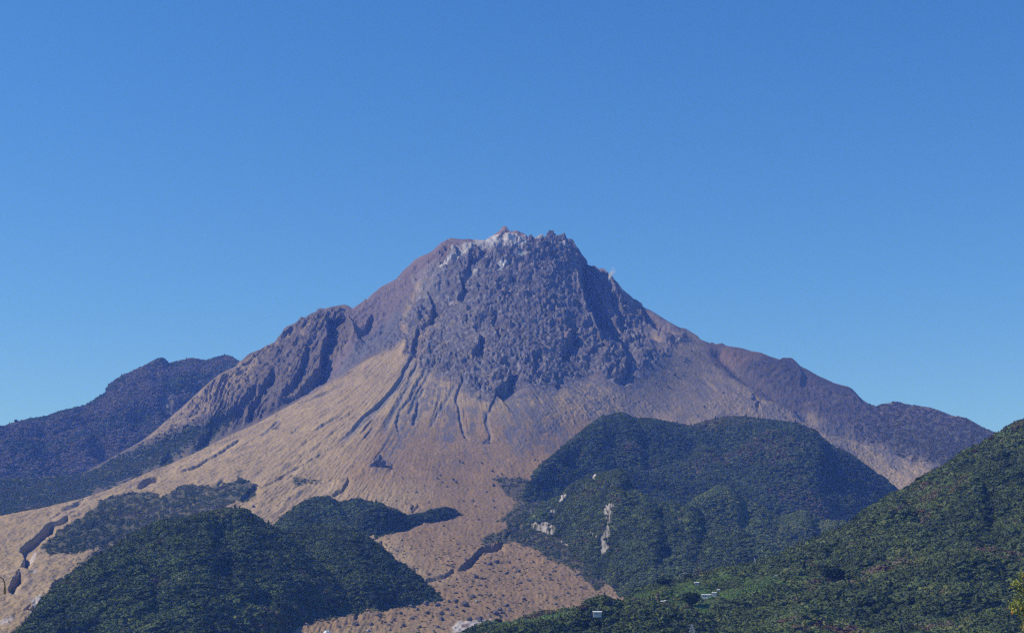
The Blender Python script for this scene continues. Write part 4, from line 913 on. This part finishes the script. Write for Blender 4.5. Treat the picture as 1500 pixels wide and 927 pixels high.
# observatory dome at the bottom edge
def observatory(u, v):
    p = surf_at(VOL, u, v); k = p.y / F; rad = 5.6 * k
    r = empty('observatory', p); tag(r, 'white domed observatory roof at the bottom edge below the boulder field', 'observatory')
    mesh_obj('wall', lambda bm: bmesh.ops.create_cone(bm, segments=40, radius1=rad * .98, radius2=rad * .98, depth=9, cap_ends=True, matrix=Matrix.Translation((0, 0, -2.0))), M_WALL, r)
    def cap(bm):
        bmesh.ops.create_uvsphere(bm, u_segments=40, v_segments=20, radius=rad)
        bmesh.ops.delete(bm, geom=[vv for vv in bm.verts if vv.co.z < -.05 * rad], context='VERTS')
        for vv in bm.verts: vv.co.z = vv.co.z * .95 + 2.6
    d = mesh_obj('dome', cap, M_WHITE, r)
    for f in d.data.polygons: f.use_smooth = True
    mesh_obj('shutter', lambda bm: [box_bm(bm, -rad * .12, rad * .12, -rad * math.cos(a) - .12, -rad * math.cos(a) + .35, 2.6 + rad * .95 * math.sin(a) - .25, 2.6 + rad * .95 * math.sin(a) + .3) for a in np.linspace(.1, 1.5, 14)], M_WALL, d)
    mesh_obj('rim', lambda bm: bmesh.ops.create_cone(bm, segments=40, radius1=rad * 1.04, radius2=rad * 1.04, depth=.35, cap_ends=True, matrix=Matrix.Translation((0, 0, 2.5))), M_STEEL, r)
observatory(479, 931.5)
# steel lattice pylon and slimmer masts
def pylon(hd, u, v_top, v_base, wpx, label, group=None, arms=3):
    b = surf_at(hd, u, v_base); k = b.y / F; top_z = P(u, v_top, b.y)[2]; Hh = max(4, top_z - b.z) ; W = wpx * k
    r = empty('pylon', b); tag(r, label, 'pylon', group)
    wd = lambda z: W / 2 * (1 - z / Hh) ** .8 + .25; th = .16
    def legs(s1, s2):
        def f(bm):
            zs = np.linspace(-2, Hh, 7)
            for a, c_ in zip(zs[:-1], zs[1:]): tube(bm, (s1 * wd(max(a, 0)), s2 * wd(max(a, 0)), a), (s1 * wd(c_ * .999), s2 * wd(c_ * .999), c_), th, th, 4)
        return f
    for s1 in (-1, 1):
        for s2 in (-1, 1): mesh_obj('leg', legs(s1, s2), M_STEEL, r)
    def brace(bm):
        zs = np.linspace(0, Hh * .97, 10)
        for a, c_ in zip(zs[:-1], zs[1:]):
            for (x1, y1, x2, y2) in ((-1, -1, 1, -1), (1, -1, 1, 1), (1, 1, -1, 1), (-1, 1, -1, -1)):
                tube(bm, (x1 * wd(a), y1 * wd(a), a), (x2 * wd(c_), y2 * wd(c_), c_), .09, .09, 4); tube(bm, (x2 * wd(a), y2 * wd(a), a), (x1 * wd(c_), y1 * wd(c_), c_), .09, .09, 4)
    mesh_obj('bracing', brace, M_STEEL, r)
    for i in range(arms):
        z = Hh * (.95 - .14 * i); L_ = W * .42
        mesh_obj('cross_arm', lambda bm: (tube(bm, (-L_, 0, z), (L_, 0, z), .12, .12, 4), tube(bm, (-L_, 0, z), (0, 0, z + 1), .08, .08, 4), tube(bm, (L_, 0, z), (0, 0, z + 1), .08, .08, 4)), M_STEEL, r)
pylon(HE, 1013, 914, 944, 13, 'steel lattice pylon rising from the forest at the bottom edge')
pylon(HE, 1106, 817.5, 828, 3.2, 'left of two small grey pylons on the dip of the near ridge', 'pair of small pylons on the ridge', 2)
pylon(HE, 1121, 813, 824, 3.2, 'right and taller of two small grey pylons on the dip of the near ridge', 'pair of small pylons on the ridge', 2)
def mast(hd, u, v_top, v_base, label, rad=.35, group=None):
    b = surf_at(hd, u, v_base); Hh = P(u, v_top, b.y)[2] - b.z
    r = empty('utility_pole', b); tag(r, label, 'pole', group)
    mesh_obj('pole', lambda bm: tube(bm, (0, 0, -1), (0, 0, Hh), rad, rad * .7, 10), M_CONC, r)
    for z in (Hh - .6, Hh - 1.5): mesh_obj('cross_arm', lambda bm: box_bm(bm, -1.1, 1.1, -rad - .12, -rad, z, z + .16), M_STEEL, r)
mast(HE, 898, 881.5, 892, 'pale utility pole standing right of the round tree on the near ridge')
mast(HE, 811, 899, 912, 'faint grey utility pole in the trees left of the white farmhouse', .22)
mast(VOL, 633.5, 916, 928, 'pale utility pole at the bottom edge left of the gravel yard', .4)
mast(VOL, 661, 919, 930, 'grey utility pole at the left corner of the gravel yard', .3)
# retaining wall of the upper terrace
def terrace_wall():
    pts = [(1122, 846), (1130, 844.5), (1140, 843), (1150, 843.5), (1156, 846)]; cs = [surf_at(HE, *q) for q in pts]
    o0 = cs[2].copy()
    def f(bm):
        for a, b in zip(cs[:-1], cs[1:]):
            a2, b2 = a - o0, b - o0; tube(bm, a2 + Vector((0, 0, .6)), b2 + Vector((0, 0, .6)), .75, .75, 4)
    o = mesh_obj('retaining_wall', f, M_CONC); o.location = o0; tag(o, 'low pale retaining wall curving over the highest orchard terrace', 'wall')
terrace_wall()
# vehicle track machine parked in the yard: a low dark excavator
def digger(u, v):
    p = surf_at(VOL, u, v); D = principled('dark_machine', (.06, .06, .08), .6, .3)[0]
    r = empty('excavator', p + Vector((0, 0, .2)), R(8)); tag(r, 'low dark excavator parked on the pale gravel yard', 'excavator')
    for s_ in (-1, 1): mesh_obj('track', lambda bm: box_bm(bm, -2.2, 2.2, s_ * 1.2 - .35, s_ * 1.2 + .35, 0, .9, .25), D, r)
    mesh_obj('body', lambda bm: box_bm(bm, -2.0, 1.6, -1.4, 1.4, 1.0, 2.1, .15), D, r)
    mesh_obj('cab', lambda bm: box_bm(bm, .2, 1.6, -1.3, -.1, 2.12, 3.2, .12), D, r)
    mesh_obj('boom', lambda bm: (tube(bm, (1.5, 0, 1.8), (4.2, 0, 3.6), .28, .22), tube(bm, (4.2, 0, 3.6), (6.2, 0, 1.2), .22, .15)), D, r)
    mesh_obj('bucket', lambda bm: box_bm(bm, 5.8, 6.8, -.6, .6, .2, 1.2, .2), D, r)
digger(697, 914.5)

# ================================================================== SINGLE TREES
def crown_mat(col): return leaf_mat('foliage_%s' % 'crown', False, col)
CM = dict(dark=crown_mat((.045, .062, .03)), brown=crown_mat((.13, .095, .05)), green=crown_mat((.075, .095, .04)), red=crown_mat((.16, .075, .045)))
CR = {}
def tree(hd, u, v_base, wpx, hpx, label, col='dark', kind='round', name='round_tree', group=None):
    b = surf_at(hd, u, v_base); k = b.y / F; W = wpx * k / 2; Hh = hpx * k
    r = empty(name, b); tag(r, label, 'tree', group)
    mesh_obj('trunk', lambda bm: (tube(bm, (0, 0, -1.5), (0, 0, Hh * .55), W * .09 + .1, W * .06 + .06, 8), [tube(bm, (0, 0, Hh * .35), (W * .5 * math.cos(a), W * .5 * math.sin(a), Hh * .62), W * .05 + .05, .05, 6) for a in (0.4, 2.4, 4.5)]), M_BARK, r)
    key = (kind, col)
    if key not in CR:
        me = crown_mesh('crown', 70 + len(CR), kind, 900, 4); me.materials.append(CM[col]); CR[key] = me
    c_ = bpy.data.objects.new('crown', CR[key]); COL.objects.link(c_); c_.parent = r
    if kind == 'cone': c_.scale = (W / .6, W / .6, Hh / 2.4); c_.location = (0, 0, Hh * .14)
    else: c_.scale = (W, W, Hh * .5); c_.location = (0, 0, Hh * .62)
    c_.rotation_euler = (0, 0, random.random() * 6.28)
tree(HE, 888.5, 891, 13, 13, 'big round dark green tree on the ridge beside the pale pole')
tree(HE, 855, 896, 18, 11, 'broad brown leaved tree left of the white farmhouse', 'brown', name='autumn_tree')
tree(HE, 869, 891, 11, 9, 'dark tree between the brown tree and the round one', 'dark')
tree(HE, 729, 911, 12, 7, 'low round dark tree at the right end of the gravel yard')
tree(HE, 971, 856, 24, 10, 'wide dark tree on the crest left of the terraces')
tree(HE, 1008, 850, 13, 10, 'dark tree on the crest just above the highest hut')
tree(HE, 1012, 888, 26, 20, 'large dark tree left of the long greenhouse')
tree(HE, 1177, 837, 8, 13, 'dark conifer on the saddle between ridge and hillside', kind='cone', name='conifer')
tree(HE, 1222, 852, 34, 22, 'widest dark tree clump, left of the lone hut')
tree(HE, 1254, 768, 8, 10, 'pointed dark tree on the hillside skyline above the valley', kind='cone', name='conifer')
tree(HE, 1408, 886, 8, 15, 'pointed dark conifer in the forest left of the foreground branch', kind='cone', name='conifer')
tree(HE, 1434, 884, 11, 12, 'short broad conifer nearest the foreground branch', kind='cone', name='conifer')
tree(HE, 1347, 694, 14, 9, 'dark tree breaking the upper skyline of the near hillside')
tree(HE, 1427, 665, 12, 7, 'russet tree high on the right skyline slope', 'red', name='autumn_tree')
tree(HE, 1455, 646, 14, 6, 'russet tree nearest the top of the right skyline slope', 'red', name='autumn_tree')
tree(HE, 1435, 660, 13, 6, 'brown tree between the two russet trees on the right skyline', 'brown', name='autumn_tree')
tree(HE, 1384, 700, 12, 7, 'brown tree lower on the right skyline slope', 'brown', name='autumn_tree')
tree(LM, 23, 618, 5, 5, 'tiny lone tree breaking the far left skyline', name='small_tree')

# ================================================================== STEAM
def steam_mat(dens, top):
    m = bpy.data.materials.new('steam'); m.use_nodes = True; t = m.node_tree; t.nodes.clear(); N = t.nodes
    out = N.new('ShaderNodeOutputMaterial'); pv = N.new('ShaderNodeVolumePrincipled'); pv.inputs['Color'].default_value = (.96, .96, .96, 1)
    tc = N.new('ShaderNodeTexCoord'); sp = N.new('ShaderNodeSeparateXYZ'); mr = N.new('ShaderNodeMapRange')
    mr.inputs['From Min'].default_value = 0; mr.inputs['From Max'].default_value = top; mr.inputs['To Min'].default_value = dens; mr.inputs['To Max'].default_value = dens * .06
    mr.interpolation_type = 'SMOOTHSTEP'
    no = N.new('ShaderNodeTexNoise'); no.inputs['Scale'].default_value = .09; no.inputs['Detail'].default_value = 4
    m2 = N.new('ShaderNodeMapRange'); m2.inputs['From Min'].default_value = .3; m2.inputs['From Max'].default_value = .6; m2.inputs['To Min'].default_value = .55
    mu = N.new('ShaderNodeMath'); mu.operation = 'MULTIPLY'
    t.links.new(tc.outputs['Object'], sp.inputs[0]); t.links.new(sp.outputs['Z'], mr.inputs['Value']); t.links.new(tc.outputs['Object'], no.inputs['Vector'])
    t.links.new(no.outputs['Fac'], m2.inputs['Value']); t.links.new(mr.outputs[0], mu.inputs[0]); t.links.new(m2.outputs[0], mu.inputs[1])
    t.links.new(mu.outputs[0], pv.inputs['Density']); t.links.new(pv.outputs[0], out.inputs['Volume']); return m
def steam(u, v, path, label, dens):
    p = surf_at(VOL, u, v); p = p + Vector((0, -6, 0)); k = p.y / F; bm = bmesh.new()
    for (du, dv, r_) in path:
        M = Matrix.Translation((du * k, 0, -dv * k)) @ Matrix.Diagonal((r_ * k, r_ * k, r_ * k * 1.3, 1)); bmesh.ops.create_icosphere(bm, subdivisions=3, radius=1.0, matrix=M)
    me = bpy.data.meshes.new('steam_plume'); bm.to_mesh(me); bm.free()
    o = link('steam_plume', me); o.location = p
    rm = o.modifiers.new('merge', 'REMESH'); rm.mode = 'VOXEL'; rm.voxel_size = k * .45
    me.materials.append(steam_mat(dens, -path[-1][1] * k * -1 if False else abs(path[-1][1]) * k))
    tag(o, label, 'steam plume', 'steam vents near the summit', kind='stuff'); return o
steam(892, 411, [(0, 1, 2.2), (.6, -2, 2.6), (1.2, -4, 2.6), (2.2, -7, 2.6), (3.4, -10, 3.0), (4.5, -13, 3.6), (6.4, -16, 4.2)], 'white steam plume rising from the upper right slope', .3)
steam(728, 353, [(-2, 1, 2.4), (0, -1, 3.0), (2, -3, 2.6), (4, -4, 2.2)], 'faint steam drifting left of the highest summit spire', .06)
steam(764, 374, [(-4, 0, 1.8), (0, 0, 2.2), (3, -3, 3.0), (7, -5, 3.2), (12, -7, 3.5)], 'steam trailing over the pale patch below the summit', .06)
steam(806, 353, [(-6, -3, 1.2), (-2, -1, 1.3), (2, 1, 1.3)], 'thin steam streak under the right summit crags', .12)

# ================================================================== NEAR TREE AND STALK
def near_tree():
    Y = 26.0; k = Y / F
    at = lambda u, v, dy=0.0: Vector(P(u, v, Y + dy))
    base = at(1640, 960); base.z = -3.0
    r = empty('broadleaf_tree', base); tag(r, 'sunlit yellow green branch tips of a near tree at the right edge', 'tree')
    L = lambda q: Vector(q) - base
    rs = np.random.default_rng(12)
    def trunk(bm):
        tube(bm, (0, 0, -.1), (-.1, 0, 1.6), .11, .09, 12); tube(bm, (-.1, 0, 1.6), (.05, .1, 3.9), .09, .04, 12)
    mesh_obj('trunk', trunk, M_BARK, r)
    sprays = [(1496, 845, 5), (1490, 856, 8), (1484, 858, 5), (1497, 866, 6), (1492, 878, 8), (1486, 886, 9), (1481, 890, 6), (1496, 888, 10), (1490, 895, 7), (1500, 900, 6), (1500, 916, 6), (1504, 930, 10), (1506, 850, 10), (1508, 872, 12)]
    for i in range(150): sprays.append((rs.uniform(1508, 1780), rs.uniform(640, 1190), rs.uniform(10, 22)))
    ends = [(at(u, v, rs.uniform(-.12, .12) if u < 1508 else rs.uniform(-1.2, 1.2)), w_ * k) for u, v, w_ in sprays]
    def limbs(bm):
        for e, _ in ends:
            e = L(e); z = min(max(e.z - .8, .8), 3.4); s0 = Vector((-.05, .02, z)); m_ = (s0 + e) / 2 + Vector((0, 0, -.12))
            tube(bm, s0, m_, .022, .012, 6); tube(bm, m_, e, .012, .004, 6)
    mesh_obj('limbs', limbs, M_BARK, r)
    ml, t, b = principled('bright_leaf', (.22, .24, .045), .6, .25); N = t.nodes
    at_ = N.new('ShaderNodeAttribute'); at_.attribute_name = 'Col'; t.links.new(at_.outputs['Color'], b.inputs['Base Color'])
    vsn, fcs, cols = [], [], []
    for e, s_ in ends:
        e = L(e); n = int(60 * (s_ / (8 * k)) ** 1.1)
        for q in range(min(n, 120)):
            c_ = e + Vector(rs.normal(size=3)) * s_ * .42
            d = (c_ - e).normalized() * .6 + Vector(rs.normal(size=3)) * .5 + Vector((0, 0, .35)); d.normalize()
            side = d.cross(Vector(rs.normal(size=3))).normalized(); nn = d.cross(side); ll = rs.uniform(.028, .05); ww = ll * .24
            o = len(vsn); vsn += [c_, c_ + d * ll * .5 + side * ww + nn * ww * .5, c_ + d * ll, c_ + d * ll * .5 - side * ww + nn * ww * .5, c_ + d * ll * .5]
            fcs += [(o, o + 1, o + 4), (o + 1, o + 2, o + 4), (o + 2, o + 3, o + 4), (o + 3, o, o + 4)]
            cl = np.array((.34, .36, .08)) * rs.uniform(.6, 1.4) if rs.random() > .12 else np.array((.50, .33, .12))
            if rs.random() < .015: cl = np.array((.5, .08, .03))
            cols += [cl] * 5
    me = bpy.data.meshes.new('leaves'); me.from_pydata([tuple(q) for q in vsn], [], fcs); set_color(me, np.array(cols)); link('leaves', me, ml, r)
near_tree()
def stalk():
    Y = 14.0; pts = [(-26, 1480), (-24, 1150), (-16, 960), (-8, 872), (-4, 850), (0, 845), (4, 847), (6.5, 852), (7.2, 858)]
    b0 = Vector(P(-26, 1480, Y)); b0.z = -3.0
    ps = [Vector((0, 0, 0))] + [Vector(P(u, v, Y)) - b0 for u, v in pts[1:]]
    M_DRY = var_mat('dry_stem', (.30, .20, .11), .9, .1, 6, .3)
    r = empty('dry_stalk', b0); tag(r, 'thin brown dry stalk with a drooping tip at the left edge', 'plant')
    def f(bm):
        for a, b in zip(ps[:-1], ps[1:]): tube(bm, a, b, .0055, .0045, 6)
    mesh_obj('stem', f, M_DRY, r)
    def g(bm):
        rs = np.random.default_rng(2); e = ps[-1]
        for i in range(26):
            c_ = e + Vector((rs.normal() * .005, rs.normal() * .005, -.055 * rs.random())); tube(bm, c_, c_ + Vector((rs.normal() * .006, rs.normal() * .006, -.018)), .004, .0015, 5)
    mesh_obj('seed_head', g, M_DRY, r)
stalk()
